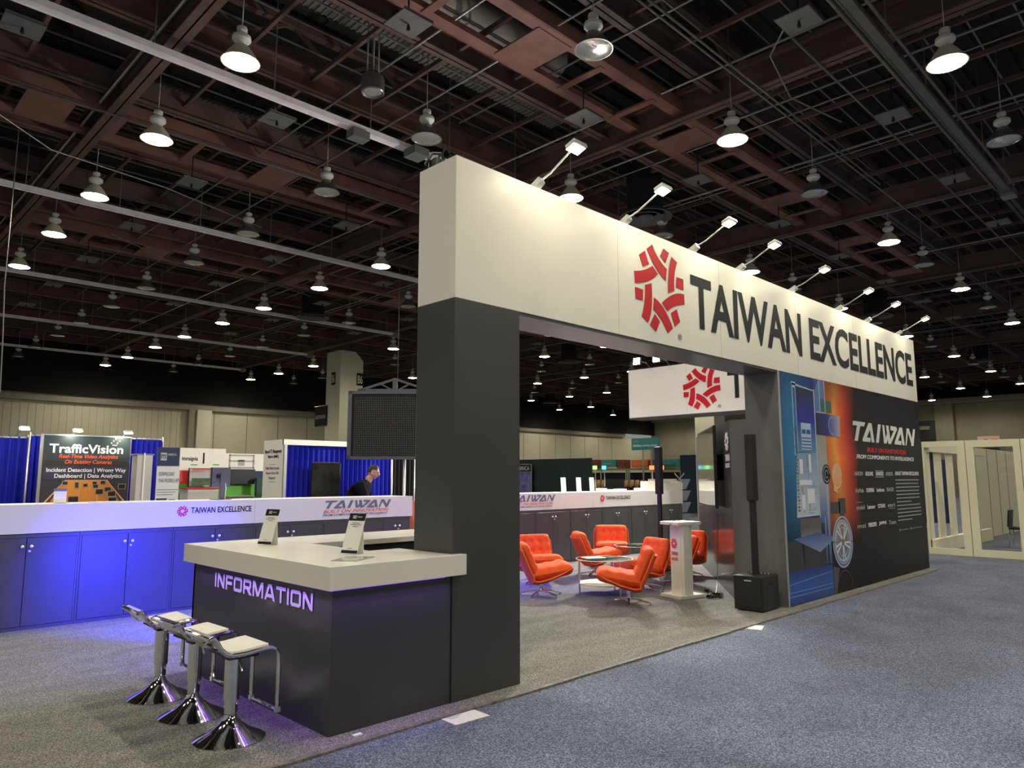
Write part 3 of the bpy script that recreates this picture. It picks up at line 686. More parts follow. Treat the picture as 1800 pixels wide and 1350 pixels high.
# low wall: short face and diagonal television wall
A = Vector((9.18, 4.99, 0)); dd = Vector((math.cos(math.radians(37)), math.sin(math.radians(37)), 0)); nn = Vector((dd.y, -dd.x, 0))   # nn points behind the wall
tw = thing('television_wall', (11, 6.8, 0), 'glossy charcoal diagonal wall carrying the big television and a white emblem', 'wall panel')
LW = 4.3
MB().prism([A, A+dd*LW, A+dd*LW+nn*.12, A+nn*.12+Vector((.02, -.0, 0))], (0, 0, 2.44)).build('diagonal_panel', M_char2, tw)
MB().box(9.18, 9.30, 4.745, 4.99, .012, 2.44).build('short_panel', mat('reveal_grey', (.13, .13, .125), .4), tw)
MB().obox(A+dd*(LW+.02)+nn*.06+ZD*1.2, dd, nn, ZD, .02, .075, 1.2).build('edge_profile', M_alu, tw)
xw = -dd  # reading direction as seen from the lounge: far end is on the left
emblem('emblem', A+dd*.30+ZD*2.16, xw, .17, .135, M_wtext, tw, .006)
text('lettering', 'TAIWAN', M_wtext, A+dd*.50+ZD*1.88, xw, .10, .40, tw, bold=.015)
text('lettering', 'EXCELLENCE', M_wtext, A+dd*.50+ZD*1.79, xw, .065, .40, tw, bold=.015)
# television
tv = thing('television', A+dd*1.72-nn*.1+ZD*1.2, 'large black wall television hung on the diagonal charcoal wall', 'television')
tc_ = A+dd*1.72-nn*.12+ZD*1.81
MB().obox(tc_, dd, nn, ZD, 1.07, .022, .61).build('bezel', M_black, tv, bevel=.006)
MB().obox(tc_-nn*.0235, dd, nn, ZD, 1.045, .002, .585).build('screen', mat('screen_glass', (.01, .01, .012), .04, spec=.9, coat=1), tv)
MB().obox(tc_+nn*.078, dd, nn, ZD, .3, .043, .2).build('wall_mount', M_blackmat, tv)
# rear header, perpendicular
h2 = thing('header_sign', (14.5, 7.6, 3.06), 'second white header sign with red emblem, crossing behind the opening', 'sign')
MB().box(14.2, 14.75, 4.75, 10.33, 3.07, 4.22).build('header_box', M_hdr, h2, bevel=.003)
MB().box(14.2, 14.75, 4.75, 10.33, 3.03, 3.069).build('soffit', M_char, h2)
MB().box(14.1985, 14.2, 8.735, 8.74, 3.08, 4.2).build('panel_seam', MATS['seam'], h2)
emblem('emblem', (14.2, 8.36, 3.63), -YD, .47, .47, M_red, h2)
text('registered_mark', '\u00ae', M_inkgrey, (14.2, 7.97, 3.16), -YD, .07, .08, h2)
text('lettering', 'TAIWAN', M_ink, (14.2, 7.72, 3.335), -YD, .615, 2.7, h2, bold=.023)
tag(MB().box(14.25, 14.7, 4.76, 5.6, .012, 3.02).build('booth_pillar', M_char), 'charcoal post holding the rear header behind the mural block', 'pillar')
for i, (y, lb) in enumerate(((9.76, 'left'), (9.22, 'right'))):
    t = thing('square_floodlight', (14.3, y, 4.22), 'bright square floodlight on top of the rear header, %s one of two' % lb, 'floodlight', 'square floodlights on the rear header')
    MB().tube([(14.3, y, 4.22), (14.15, y, 4.33), (13.85, y, 4.36)], .012, 6).build('arm', M_black, t)
    MB().obox((13.78, y, 4.34), (1, 0, -.1), YD, (.1, 0, 1), .03, .10, .09).build('lamp_head', M_black, t, bevel=.01)
    MB().obox((13.745, y, 4.337), (1, 0, -.1), YD, (.1, 0, 1), .004, .085, .075).build('led_panel', M_glow_w, t)
    lo = bpy.data.objects.new('flood_light', lightdata('sqflood%d' % i, 'AREA', 300, (1, .97, .9), shape='SQUARE', size=.15)); COL.objects.link(lo); lo.parent = t
    lo.location = Vector((13.73, y, 4.33))-Vector(t.location); lo.rotation_euler = (0, math.radians(62), 0)
# warm spot inside the header onto the reveal (lounge downlights)
#@@CABINETS
# ================================================================== CABINET RUN
CY = 9.52
def knob(mb, x, z): mb.lathe([(0, 0), (.006, .0), (.006, .014), (.016, .018), (.018, .028), (.010, .036), (0, .038)], (0, 0, 0), 12)
def cabinet(x0, x1, lab, z1=1.045, blank=False):
    t = thing('cabinet', ((x0+x1)/2, CY+.3, .012), lab, 'cabinet', 'grey two-door cabinets')
    MB().box(x0+.002, x1-.002, CY+.018, CY+.62, .012, z1-.008).build('carcass', M_cab, t)
    MB().box(x0+.002, x1-.002, CY+.006, CY+.018, z1-.045, z1-.008).box(x0+.002, x0+.022, CY+.006, CY+.018, .012, z1-.045).box(x1-.022, x1-.002, CY+.006, CY+.018, .012, z1-.045).box(x0+.022, x1-.022, CY+.006, CY+.018, .012, .05).build('face_frame', M_cab, t)
    xm = (x0+x1)/2
    for i, (a, b) in enumerate(((x0+.025, xm-.003), (xm+.003, x1-.025))):
        d = MB().box(a, b, CY, CY+.016, .054, z1-.05).build('door', M_cab, t, bevel=.002, seg=1)
        kx = b-.04 if i == 0 else a+.04
        kb = MB(); kb.lathe([(0, -.038), (.010, -.036), (.018, -.028), (.016, -.018), (.006, -.014), (.006, 0), (0, 0)], (0, 0, 0), 12)
        for v in kb.b.verts: v.co = Vector((v.co.x+kx, v.co.z+CY, v.co.y+.905))
        kb.build('knob', M_knob, d)
        if i == 1:
            kb = MB(); kb.lathe([(0, -.010), (.012, -.010), (.013, 0), (0, 0)], (0, 0, 0), 12)
            for v in kb.b.verts: v.co = Vector((v.co.x+kx-.01, v.co.z+CY, v.co.y+.855))
            kb.build('lock', M_knob, d)
    return t
xs = [(-.71, .35), (.35, 1.40), (1.40, 2.43), (2.43, 3.465), (3.465, 4.525), (4.525, 5.565), (5.565, 6.60), (6.60, 7.13)]
names = ['out at the far left edge', 'left of the frame', 'at the left edge of the view', 'lit deep blue behind the stools', 'brightest blue, left of the counter', 'behind the first table card', 'behind the second table card', 'at the right end, next to the pillar']
for (a, b), nm in zip(xs, names): cabinet(a, b, 'low grey two-door cabinet under the white band, %s' % nm)
rx = [(8.0, 9.03), (9.03, 10.05-.0), (10.05, 11.05), (11.05, 12.06), (12.06, 13.08), (13.08, 14.1), (14.1, 15.12)]
rn = ['hidden beside the pillar', 'just right of the pillar', 'second right of the pillar behind the orange chairs', 'behind the central orange chair', 'behind the glass tables', 'behind the lectern', 'at the right end of the run']
for (a, b), nm in zip(rx, rn): cabinet(a, b, 'low grey two-door cabinet in the lounge, %s' % nm)
def counter_band(x0, x1, lab, seams):
    t = thing('counter_band', ((x0+x1)/2, CY+.3, 1.045), lab, 'counter top')
    MB().box(x0, x1, CY, CY+.03, 1.045, 1.36).box(x0, x1, CY+.03, CY+.64, 1.33, 1.36).box(x0, x1, CY+.03, CY+.64, 1.045, 1.06).box(x1-.02, x1, CY+.03, CY+.64, 1.06, 1.33).build('band_panel', M_band, t)
    m_ = MB()
    for s in seams: m_.box(s-.002, s+.002, CY-.001, CY, 1.05, 1.355)
    m_.build('panel_seam', mat('seam_lilac', (.55, .53, .56), .6), t)
    return t
cb = counter_band(-.72, 7.17, 'white band topping the left cabinet run, glowing lavender', (1.6, 4.52))
emblem('emblem', (3.565, CY, 1.235), XD, .068, .068, M_redtext, cb, .004)
text('lettering', 'TAIWAN EXCELLENCE', M_ink, (3.67, CY, 1.205), XD, .075, .80, cb, bold=.012)
draw_wordmark('wordmark', (5.56, CY, 1.205), XD, 1.15, .115, M_inkgrey, cb, .004, .35)
text('tagline', 'BUILT ON INNOVATION', M_inkor, (5.56, CY, 1.142), XD, .046, 1.15, cb, shear=.4, bold=.004)
text('tagline', 'FROM COMPONENTS TO INTELLIGENCE', M_inkgrey, (5.55, CY, 1.098), XD, .030, 1.13, cb, shear=.4, bold=.004)
cb = counter_band(7.98, 15.15, 'white band topping the cabinets behind the lounge', (11.78,))
emblem('emblem', (12.08, CY, 1.225), XD, .075, .075, M_redtext, cb, .004)
text('lettering', 'TAIWAN EXCELLENCE', M_ink, (12.2, CY, 1.195), XD, .075, .86, cb, bold=.012)
p0 = on(915, 880, y=CY)
draw_wordmark('wordmark', (9.40, CY, 1.205), XD, 1.16, .125, M_inkgrey, cb, .004, .35)
text('tagline', 'BUILT ON INNOVATION', M_inkor, (9.40, CY, 1.142), XD, .046, 1.15, cb, shear=.4, bold=.004)
text('tagline', 'FROM COMPONENTS TO INTELLIGENCE', M_inkgrey, (9.40, CY, 1.098), XD, .030, 1.13, cb, shear=.4, bold=.004)
#@@DESK
# ================================================================== INFORMATION DESK
dk = thing('information_desk', (3.0, 5.4, .012), 'U-shaped charcoal information desk with thick cream worktop, in front of the stools', 'reception desk')
MB().box(2.58, 3.585, 4.27, 4.30, .012, .932).box(2.58, 2.61, 4.30, 6.55, .012, .932).box(2.58, 5.0, 6.52, 6.55, .012, .932).build('front_panel', M_char, dk)
MB().box(3.28, 3.30, 5.06, 5.86, .05, .93).box(3.3, 3.58, 5.04, 5.06, .05, .93).build('inner_panel', M_blackmat, dk)
MB().box(3.31, 4.28, 4.95, 5.83, .012, .74).build('well_darkener', M_blackmat, dk)  # black block added inside the desk to keep its well dark
U = [(2.51, 4.19), (3.583, 4.19), (3.583, 4.93), (3.28, 4.93), (3.28, 5.84), (5.05, 5.84), (5.05, 6.62), (2.51, 6.62)]
U = [(2.51, 4.19), (3.67, 4.19), (3.67, 4.255), (3.585, 4.255), (3.585, 4.93), (3.30, 4.93), (3.30, 6.62), (2.51, 6.62)]
MB().prism([(x, y, .932) for x, y in U], (0, 0, .15)).build('worktop', M_top, dk, bevel=.003)
MB().box(3.584, 3.588, 4.263, 4.27, .012, .93).build('seam_strip', M_blackmat, dk)
stroke_word('lettering', 'INFORMATION', M_info, (2.58, 6.10, .762), -YD, .115, 1.60, dk)
MB().box(3.301, 5.05, 5.84, 6.62, 1.035, 1.0825).build('rear_worktop', M_top, dk, bevel=.003)
MB().box(3.31, 5.0, 5.87, 6.515, .012, 1.034).build('rear_cupboard', M_blackmat, dk)
# light strips tucked below the overhang
MB().box(2.545, 3.5, 4.235, 4.25, .922, .931).box(2.545, 2.56, 4.25, 6.5, .922, .931).build('light_strip', M_purled, dk)
MB().box(2.65, 5.0, 6.575, 6.59, .900, .931).build('light_strip', M_blueled, dk)
def strip_light(name, loc, rot, sx, sy, pw, col, parent, spread=180):
    lo = bpy.data.objects.new(name, lightdata(name, 'AREA', pw, col, shape='RECTANGLE', size=sx, size_y=sy)); COL.objects.link(lo)
    lo.parent = parent; lo.location = Vector(loc)-rootloc(parent); lo.rotation_euler = rot; lo.data.spread = math.radians(spread); return lo
strip_light('under_glow', (3.05, 4.235, .918), (0, 0, 0), 1.0, .02, PURPLE_W*.7, (.30, .10, 1), dk, 70)
strip_light('under_glow', (2.545, 5.35, .918), (0, 0, PI/2), 2.2, .02, PURPLE_W*1.5, (.30, .10, 1), dk, 70)
strip_light('rear_glow', (3.25, 6.64, .90), (math.radians(58), 0, 0), 1.3, .03, BLUE_W*1.0, (.10, .09, 1), dk)
lo = bpy.data.objects.new('wash_light', lightdata('blue_wash', 'SPOT', 700, (.025, .03, 1), spot_size=math.radians(60), spot_blend=1, shadow_soft_size=.05)); COL.objects.link(lo); lo.parent = dk
lo.location = Vector((3.1, 6.66, .80))-rootloc(dk); lo.rotation_euler = Vector((.05, 2.85, -.50)).to_track_quat('-Z', 'Y').to_euler()
MB().lathe([(0, 0), (.03, 0), (.03, .05), (0, .05)], (3.1, 6.60, .80), 12).build('wash_lamp_body', M_black, dk)
# same blue strip under the lounge's counter side: floor glow by the pillar
ls = thing('light_batten', (6.8, 8.63, .012), 'low blue light batten on the carpet behind the pillar', 'light strip')
MB().box(6.2, 7.4, 8.60, 8.66, .012, .05).build('batten_case', M_black, ls)
MB().box(6.22, 7.38, 8.66, 8.665, .018, .045).box(7.4, 7.404, 8.605, 8.655, .018, .045).build('led_panel', M_blueled, ls)
strip_light('batten_glow', (7.0, 8.63, .40), (0, math.radians(-50), 0), .1, .8, 45, (.06, .05, 1), ls)
# table cards
def table_card(x, y, lab):
    t = thing('table_card', (x, y, 1.086), lab, 'sign holder', 'black and cream table cards')
    xd = Vector((.35, -1, 0)).normalized(); up = (Vector((1, .35, 0)).normalized()*.20+xd*.12+ZD).normalized(); n = xd.cross(up)
    H, Wd = .30, .15; o = Vector((x, y, 1.090))
    q = MB(); shape(q, [(-Wd/2, 0), (Wd/2, 0), (Wd/2, H), (-Wd/2, H)], o, xd, up, 0, .004); q.build('card', M_paper, t)
    q = MB(); shape(q, [(-Wd/2, H-.055), (Wd/2, H-.055), (Wd/2, H), (-Wd/2, H)], o, xd, up, .0015, .001); q.build('black_strip', M_ink, t); q = MB(); shape(q, [(-Wd/2, 0), (Wd/2, 0), (Wd/2, .022), (-Wd/2, .022)], o, xd, up, .0015, .001); b = q.build('black_strip', M_ink, t)
    q = MB(); shape(q, [(-.04, H-.04), (-.005, H-.04), (-.005, H-.015), (-.04, H-.015)], o, xd, up, .0025, .001); shape(q, [(.005, H-.03), (.045, H-.03), (.045, H-.022), (.005, H-.022)], o, xd, up, .0025, .001); q.build('logo_print', M_wdim, t)
    q = MB()
    for i, w_ in enumerate((.07, .10, .05)): shape(q, [(-w_/2, H-.075-.013*i), (w_/2, H-.075-.013*i), (w_/2, H-.070-.013*i), (-w_/2, H-.070-.013*i)], o, xd, up, .0015, .001)
    shape(q, [(-.02, .035), (.02, .035), (.02, .039), (-.02, .039)], o, xd, up, .0015, .001)
    q.build('small_print', M_inkgrey, t)
    # folded support leg of the holder
    q = MB(); b0 = o-n*.006+ZD*.002
    q.prism([b0-xd*Wd*.45+up*.22, b0+xd*Wd*.45+up*.22, b0+xd*Wd*.45-n*.09-ZD*.004, b0-xd*Wd*.45-n*.09-ZD*.004], n*.003)
    q.build('support', M_glass if False else M_paper, t)
table_card(2.93, 5.97, 'slim cream table card with black header strip, farther one on the desk')
table_card(3.03, 4.80, 'slim cream table card with black header strip, nearer one by the desk corner')
tg = MB().prism([(2.70, 4.50, 1.0825), (2.82, 4.36, 1.0825), (3.06, 4.50, 1.0825), (2.93, 4.66, 1.0825)], (0, 0, .004)).build('flyer', mat('flyer_print', (.30, .33, .28), .15, noise=.5, nscale=25))
tag(tg, 'glossy flyer lying flat on the desk corner before the near card', 'flyer')
#@@STOOLS
# ================================================================== STOOLS
def make_stool():
    t = thing('bar_stool', (0, 0, 0))
    MB().lathe([(0, 0), (.215, 0), (.218, .006), (.19, .022), (.12, .055), (.065, .10), (.042, .135), (.036, .15), (0, .15)], n=40).build('base', M_chrome, t)
    MB().lathe([(.036, .15), (.040, .155), (.040, .17), (.033, .175)], n=24).build('collar', M_steel, t)
    MB().lathe([(.041, .16), (.041, .235), (.049, .237), (.049, .50), (.0, .50)], n=28).build('column', M_chrome, t)
    prof = [(-.235, .672), (-.215, .680), (-.19, .655), (-.165, .610), (-.125, .572), (-.085, .560), (.0, .560), (.11, .572), (.155, .574), (.195, .560), (.218, .525), (.222, .45), (.222, .18)]
    for s in (-1, 1):
        MB().tube([(x, s*.185, z-.012) for x, z in prof], .015, 10).build('frame_tube', M_chrome, t)
        MB().box(.207, .237, s*.185-.016, s*.185+.016, .155, .185).build('tube_clip', M_steel, t)
    MB().tube([(.222, -.185, .18), (.226, -.17, .165), (.226, .17, .165), (.222, .185, .18)], .012, 8).build('foot_rest', M_chrome, t)
    MB().tube([(-.235, -.185, .66), (-.237, -.16, .662), (-.237, .16, .662), (-.235, .185, .66)], .015, 8).build('rear_bar', M_chrome, t)
    q = MB(); sp = [(x, z) for x, z in prof[:9]]
    top = [(x, z+.012) for x, z in sp[2:]]; bot = [(x, z-.016) for x, z in sp[2:]]
    q.prism([(x, -.17, z) for x, z in top+bot[::-1]], (0, .34, 0)); q.build('seat', M_seat, t, bevel=.006)
    q = MB(); q.prism([(x, -.17, z) for x, z in ((-.24, .675), (-.20, .675), (-.165, .622), (-.13, .588), (-.14, .565), (-.18, .60), (-.21, .65), (-.245, .655))], (0, .34, 0)); q.build('back_lip', M_chrome, t)
    MB().box(-.09, .09, -.17, .17, .52, .542).box(-.05, .05, -.05, .05, .49, .52).build('seat_plate', M_black, t)
    MB().tube([(0, -.03, .51), (-.02, -.14, .50), (-.03, -.20, .45)], .006, 6).build('lever', M_steel, t)
    return t
st = make_stool()
for i, (x, y, a, lb) in enumerate(((2.13, 4.70, 0, 'nearest to the camera'), (2.14, 5.33, 2, 'middle of the three'), (2.13, 5.95, -2, 'farthest, against the blue glow'))):
    o = st if i == 0 else copy_tree(st)
    o.location = (x, y, .012); o.rotation_euler.z = math.radians(a)
    tag(o, 'chrome bar stool with cream seat and trumpet base, %s' % lb, 'bar stool', 'bar stools at the information desk')
#@@LOUNGE
# ================================================================== LOUNGE CHAIRS
def cushion(w_, d_, t_, nu=16, nv=16, tufts=(), chan=0, depth=.035, n=6):
    """closed pillow, u along depth (x), v along width (y)"""
    q = MB(); b = q.b; top = {}; bot = {}
    for i in range(nu+1):
        for j in range(nv+1):
            u = -1+2*i/nu; v = -1+2*j/nv
            u = math.copysign(abs(u)**.75, u); v = math.copysign(abs(v)**.75, v)
            # rounded corners
            cx = u*(1-.05*abs(v)**6); cyy = v*(1-.05*abs(u)**6)
            e = max(0, 1-abs(u)**n)**.5*max(0, 1-abs(v)**n)**.5
            z = t_/2*e
            for tu, tv in tufts: z -= depth*math.exp(-(((u-tu)*d_/2)**2+((v-tv)*w_/2)**2)/.0022)
            if tufts:
                for tu in set(a for a, _ in tufts): z -= depth*.45*math.exp(-((u-tu)*d_/2)**2/.0008)*e
                for tv in set(c for _, c in tufts): z -= depth*.35*math.exp(-((v-tv)*w_/2)**2/.0008)*e
            if chan: z += .007*math.cos(u*PI*chan)*e
            x = cx*d_/2; y = cyy*w_/2
            top[i, j] = b.verts.new((x, y, z))
            if i in (0, nu) or j in (0, nv): bot[i, j] = top[i, j]
            else: bot[i, j] = b.verts.new((x, y, -t_/2*e))
    for i in range(nu):
        for j in range(nv):
            f = b.faces.new((top[i, j], top[i+1, j], top[i+1, j+1], top[i, j+1])); f.smooth = True
            f = b.faces.new((bot[i, j], bot[i, j+1], bot[i+1, j+1], bot[i+1, j])); f.smooth = True
    return q
def place(q, c, xa, za):
    xa = Vector(xa).normalized(); za = Vector(za).normalized(); ya = za.cross(xa)
    for v in q.b.verts: v.co = Vector(c)+xa*v.co.x+ya*v.co.y+za*v.co.z
    return q
def make_chair():
    t = thing('lounge_chair', (0, 0, 0))
    # shell: side profile swept across the width, curving up at the sides
    prof = [(.38, .335), (.25, .265), (.08, .195), (-.08, .155), (-.16, .165), (-.21, .25), (-.29, .41), (-.36, .58), (-.385, .63)]
    W = .66; q = MB(); rows = []
    for yv in (-1, -.96, -.7, 0, .7, .96, 1):
        lift = .055*abs(yv)**3; wv = yv*W/2
        rows.append([q.b.verts.new((x+(.05*abs(yv)**3 if i > 4 else 0), wv*(.92 if i < 1 or i > 7 else 1), z+(lift if i <= 4 else lift*.3))) for i, (x, z) in enumerate(prof)])
    inner = []
    for r, yv in zip(rows, (-1, -.96, -.7, 0, .7, .96, 1)):
        rr = []
        for i, v in enumerate(r):
            off = Vector((0, 0, .03)) if i <= 3 else Vector((.03, 0, .012)) if i > 4 else Vector((.02, 0, .03))
            rr.append(q.b.verts.new(v.co+off))
        inner.append(rr)
    for R_ in (rows, inner):
        for a in range(len(R_)-1):
            for i in range(len(prof)-1):
                f = q.b.faces.new((R_[a][i], R_[a][i+1], R_[a+1][i+1], R_[a+1][i])); f.smooth = True
    n_ = len(rows)-1; m_ = len(prof)-1
    for i in range(m_):
        q.b.faces.new((rows[0][i], rows[0][i+1], inner[0][i+1], inner[0][i])); q.b.faces.new((rows[n_][i], rows[n_][i+1], inner[n_][i+1], inner[n_][i]))
    for a in range(n_):
        q.b.faces.new((rows[a][0], rows[a+1][0], inner[a+1][0], inner[a][0])); q.b.faces.new((rows[a][m_], rows[a+1][m_], inner[a+1][m_], inner[a][m_]))
    edge_l = [v.co.copy()+Vector((.015, 0, .015)) for v in rows[0]]; edge_r = [v.co.copy()+Vector((.015, 0, .015)) for v in rows[n_]]
    q.build('shell', M_shell, t)
    MB().tube(edge_l+[Vector((edge_l[-1].x-.02, 0, edge_l[-1].z+.005))]+edge_r[::-1], .009, 8).build('piping', M_pipe, t)
    tf = [(a, c) for a in (-.33, .33) for c in (-.55, 0, .55)]
    place(cushion(.62, .62, .19, 20, 20, [(.1, -.5), (.1, 0), (.1, .5)], 3.5, depth=.014), (.115, 0, .345), (1, 0, .17), (-.17, 0, 1)).build('seat_cushion', M_orange, t)
    place(cushion(.60, .47, .17, 24, 24, [(a, c) for a in (-.25, .38) for c in (-.45, .12 if False else 0, .45)], depth=.03), (-.205, 0, .515), (-.39, 0, .92), (.92, 0, .39)).build('back_cushion', M_orange, t)
    MB().lathe([(0, .05), (.035, .05), (.03, .08), (.022, .12), (.022, .17), (.07, .185), (0, .19)], n=18).build('swivel_post', M_chrome, t)
    for k in range(5):
        a = 2*PI*k/5+.3; c, s = math.cos(a), math.sin(a)
        lg = MB(); P = [(.02, .062, .016), (.16, .045, .013), (.30, .016, .010)]
        for (r0, z0, w0), (r1, z1, w1) in zip(P, P[1:]):
            lg.prism([(c*r0-s*w0, s*r0+c*w0, z0), (c*r0+s*w0, s*r0-c*w0, z0), (c*r1+s*w1, s*r1-c*w1, z1), (c*r1-s*w1, s*r1+c*w1, z1)], (0, 0, .014))
        l = lg.build('leg', M_chrome, t)
        MB().lathe([(0, 0), (.014, 0), (.014, .016), (0, .018)], (c*.295, s*.295, 0), 10).build('glide', M_steel, l)
    return t
ch = make_chair()
CH = [(7.98, 5.88, 128, 'nearest, side view before the glass table'),
      (7.66, 7.15, -38, 'beside the pillar at the opening edge'),
      (8.50, 8.02, -118, 'tufted back behind the pillar-side chair'),
      (9.78, 7.90, -35, 'its plain back turned left of the table'),
      (11.2, 8.62, -140, 'farthest, facing camera before the cabinets'),
      (9.22, 6.52, 160, 'behind the nearest one, left of lectern'),
      (10.14, 6.56, 138, 'side view right of the lectern'),
      (10.98, 6.90, -165, 'mostly hidden behind the lectern')]
for i, (x, y, a, lb) in enumerate(CH):
    o = ch if i == 0 else copy_tree(ch)
    o.location = (x, y, .012); o.rotation_euler.z = math.radians(a)
    tag(o, 'orange swivel lounge chair, %s' % lb, 'lounge chair', 'orange lounge chairs')
def glass_table(x, y, r, lab, z=.50):
    t = thing('glass_table', (x, y, .012), lab, 'coffee table')
    MB().lathe([(0, z-.008), (r, z-.008), (r+.003, z-.004), (r, z), (0, z)], (x, y, 0), 48).build('table_top', M_glass, t)
    rm = MB(); rm.tube([(x+(r+.004)*math.cos(a*PI/24), y+(r+.004)*math.sin(a*PI/24), z-.004) for a in range(48)], .006, 6, closed=True); rm.build('top_rim', M_alu, t)
    MB().lathe([(0, .15), (r*.93, .15), (r*.93, .165), (0, .165)], (x, y, 0), 40).build('shelf', M_white, t)
    for k in range(3):
        a = math.radians(135+120*k); c, s = math.cos(a)*r*.9, math.sin(a)*r*.9
        MB().tube([(x+c, y+s, .012), (x+c, y+s, z-.009)], .014, 12).build('leg', M_alu, t)
glass_table(8.42, 6.62, .40, 'round glass coffee table with white lower shelf among the orange chairs')
glass_table(10.25, 7.40, .34, 'second round glass table farther back before the central orange chair', .52)
o = MB().obox((8.40, 6.80, .503), (1, -.4, 0), (.4, 1, 0), ZD, .15, .10, .003).build('leaflet', M_paper); tag(o, 'white leaflet lying on the nearer glass table', 'leaflet')
# lectern
lx, ly = 8.96, 5.68; t = thing('lectern', (lx, ly, .012), 'white column lectern with flat top and red emblem, before the orange chairs', 'lectern')
ax = Vector((.97, -.24, 0)).normalized(); ay = Vector((.24, .97, 0)).normalized()
MB().obox((lx, ly, .035), ax, ay, ZD, .23, .20, .022).build('base_plate', M_white, t, bevel=.006)
MB().obox((lx, ly, .53), ax, ay, ZD, .11, .10, .475).build('column', M_white, t, bevel=.004)
MB().obox(Vector((lx, ly, .53))-ay*.06-ax*.05, ax, ay, ZD, .055, .10, .475).build('column_fin', M_white, t, bevel=.004)
MB().obox((lx, ly, 1.02), ax, ay, ZD, .22, .18, .022).build('top_plate', M_white, t, bevel=.006)
emblem('emblem', Vector((lx, ly, .74))-ax*.112+ay*.02, -ay, .06, .07, M_redtext, t, .003)
text('lettering', 'TAIWAN', M_redtext, Vector((lx, ly, .58))-ax*.112+ay*.08, -ay, .05, .13, t, bold=.01)
text('lettering', 'EXCELLENCE', M_redtext, Vector((lx, ly, .51))-ax*.112+ay*.08, -ay, .04, .13, t, bold=.01)
o = MB().tube([(lx+.05, ly+.05, 1.048), (lx-.05, ly+.02, 1.07), (lx-.19, ly, 1.05), (lx-.26, ly+.03, .98), (lx-.25, ly+.05, .7), (lx-.2, ly+.1, .35), (lx-.05, ly+.3, .022)], .005, 6).build('loose_cable', M_black); tag(o, 'thin black cable hanging off the lectern top to the carpet', 'cable')
# speakers
def speaker_system(c, xa, lab):
    c = Vector(c); xa = Vector(xa).normalized(); ya = Vector((-xa.y, xa.x, 0))
    t = thing('column_loudspeaker', c, lab, 'loudspeaker', 'column loudspeakers')
    MB().obox(c+ZD*.22, xa, ya, ZD, .235, .19, .208).build('subwoofer', M_black, t, bevel=.012)
    MB().obox(c+ZD*.23-xa*.237, xa, ya, ZD, .003, .17, .175).build('grille', mat('grille', (.008, .008, .008), .7, bump=.4, bscale=300), t)
    MB().obox(c+ZD*.37-xa*.242, xa, ya, ZD, .002, .045, .008).build('badge', M_wdim, t)
    MB().obox(c+ZD*.33-ya*.191, xa, ya, ZD, .05, .002, .018).build('handle', M_blackmat, t)
    for i in range(6): MB().lathe([(0, 0), (.012, 0), (.010, .018), (0, .018)], c+ZD*.428+xa*.10-ya*(.12-.045*i), 8).build('control_knob', M_steel, t)
    MB().obox(c+ZD*.90, xa, ya, ZD, .025, .035, .474).build('pole', M_black, t)
    MB().obox(c+ZD*1.77, xa, ya, ZD, .05, .058, .425).build('column_array', M_black, t, bevel=.008)
    MB().obox(c+ZD*1.77-xa*.052, xa, ya, ZD, .003, .048, .41).build('array_grille', MATS['grille'], t)
    return t
speaker_system((8.80, 4.50, .012), (1, .04, 0), 'black column loudspeaker on a subwoofer, beside the mural block')
speaker_system((11.2, 7.52, .012), (1, .04, 0), 'black column loudspeaker farther back behind the lectern')
cb_ = MB(); random.seed(11)
cb_.tube([A+dd*1.3-nn*.03+ZD*1.1, A+dd*1.25-nn*.06+ZD*.6, A+dd*.9-nn*.12+ZD*.15, A+dd*.5-nn*.2+ZD*.025, A+dd*.2-nn*.28+ZD*.03], .006, 6)
tag(cb_.build('power_cable', M_black), 'black power cable running down from the television to the carpet', 'cable')
cb_ = MB(); base = A+dd*.25-nn*.25
pts = [base+Vector((.14*math.cos(k*.9)*(1+.4*math.sin(k*2.3)), .09*math.sin(k*.9)*(1+.3*math.cos(k*1.7)), .022+.018*(1+math.sin(k*1.3)))) for k in range(40)]
cb_.tube(pts, .006, 6)
tag(cb_.build('cable_coil', M_black), 'tangle of black cables on the carpet left of the subwoofer', 'cable')
tag(MB().obox(A+dd*.75-nn*.3+ZD*.032, dd, nn, ZD, .06, .025, .02).build('power_adapter', M_black), 'small black power adapter on the carpet by the diagonal wall', 'power adapter')
# carpet notes
def floor_note(px, py, lab, a, s=1):
    c = on(px, py, z=0); c.z = .001; xa = Vector((math.cos(a), math.sin(a), 0)); ya = Vector((-xa.y, xa.x, 0))
    t = thing('paper_notice', c, lab, 'paper notice')
    MB().obox(c+ZD*.001, xa, ya, ZD, .15*s, .105*s, .001).build('sheet', M_paper, t)
    MB().obox(c+ZD*.0025+ya*.085*s-xa*.03*s, xa, ya, ZD, .10*s, .010*s, .0005).obox(c+ZD*.0025-xa*.05*s+ya*.045*s, xa, ya, ZD, .06*s, .006*s, .0005).obox(c+ZD*.0025-xa*.07*s+ya*.015*s, xa, ya, ZD, .04*s, .005*s, .0005).build('green_print', mat('mint_print', (.20, .45, .36), .6), t)
floor_note(815, 1260, 'white printed notice on the blue carpet below the pillar', math.radians(-3))
floor_note(1327, 1103, 'small white notice on the carpet edge below the subwoofer', math.radians(20), .8)
c = on(628, 1296, z=0); tag(MB().box(c.x-.03, c.x+.03, c.y-.015, c.y+.015, .0, .02).build('paper_scrap', M_paper), 'tiny white scrap on the carpet edge below the desk corner', 'scrap')
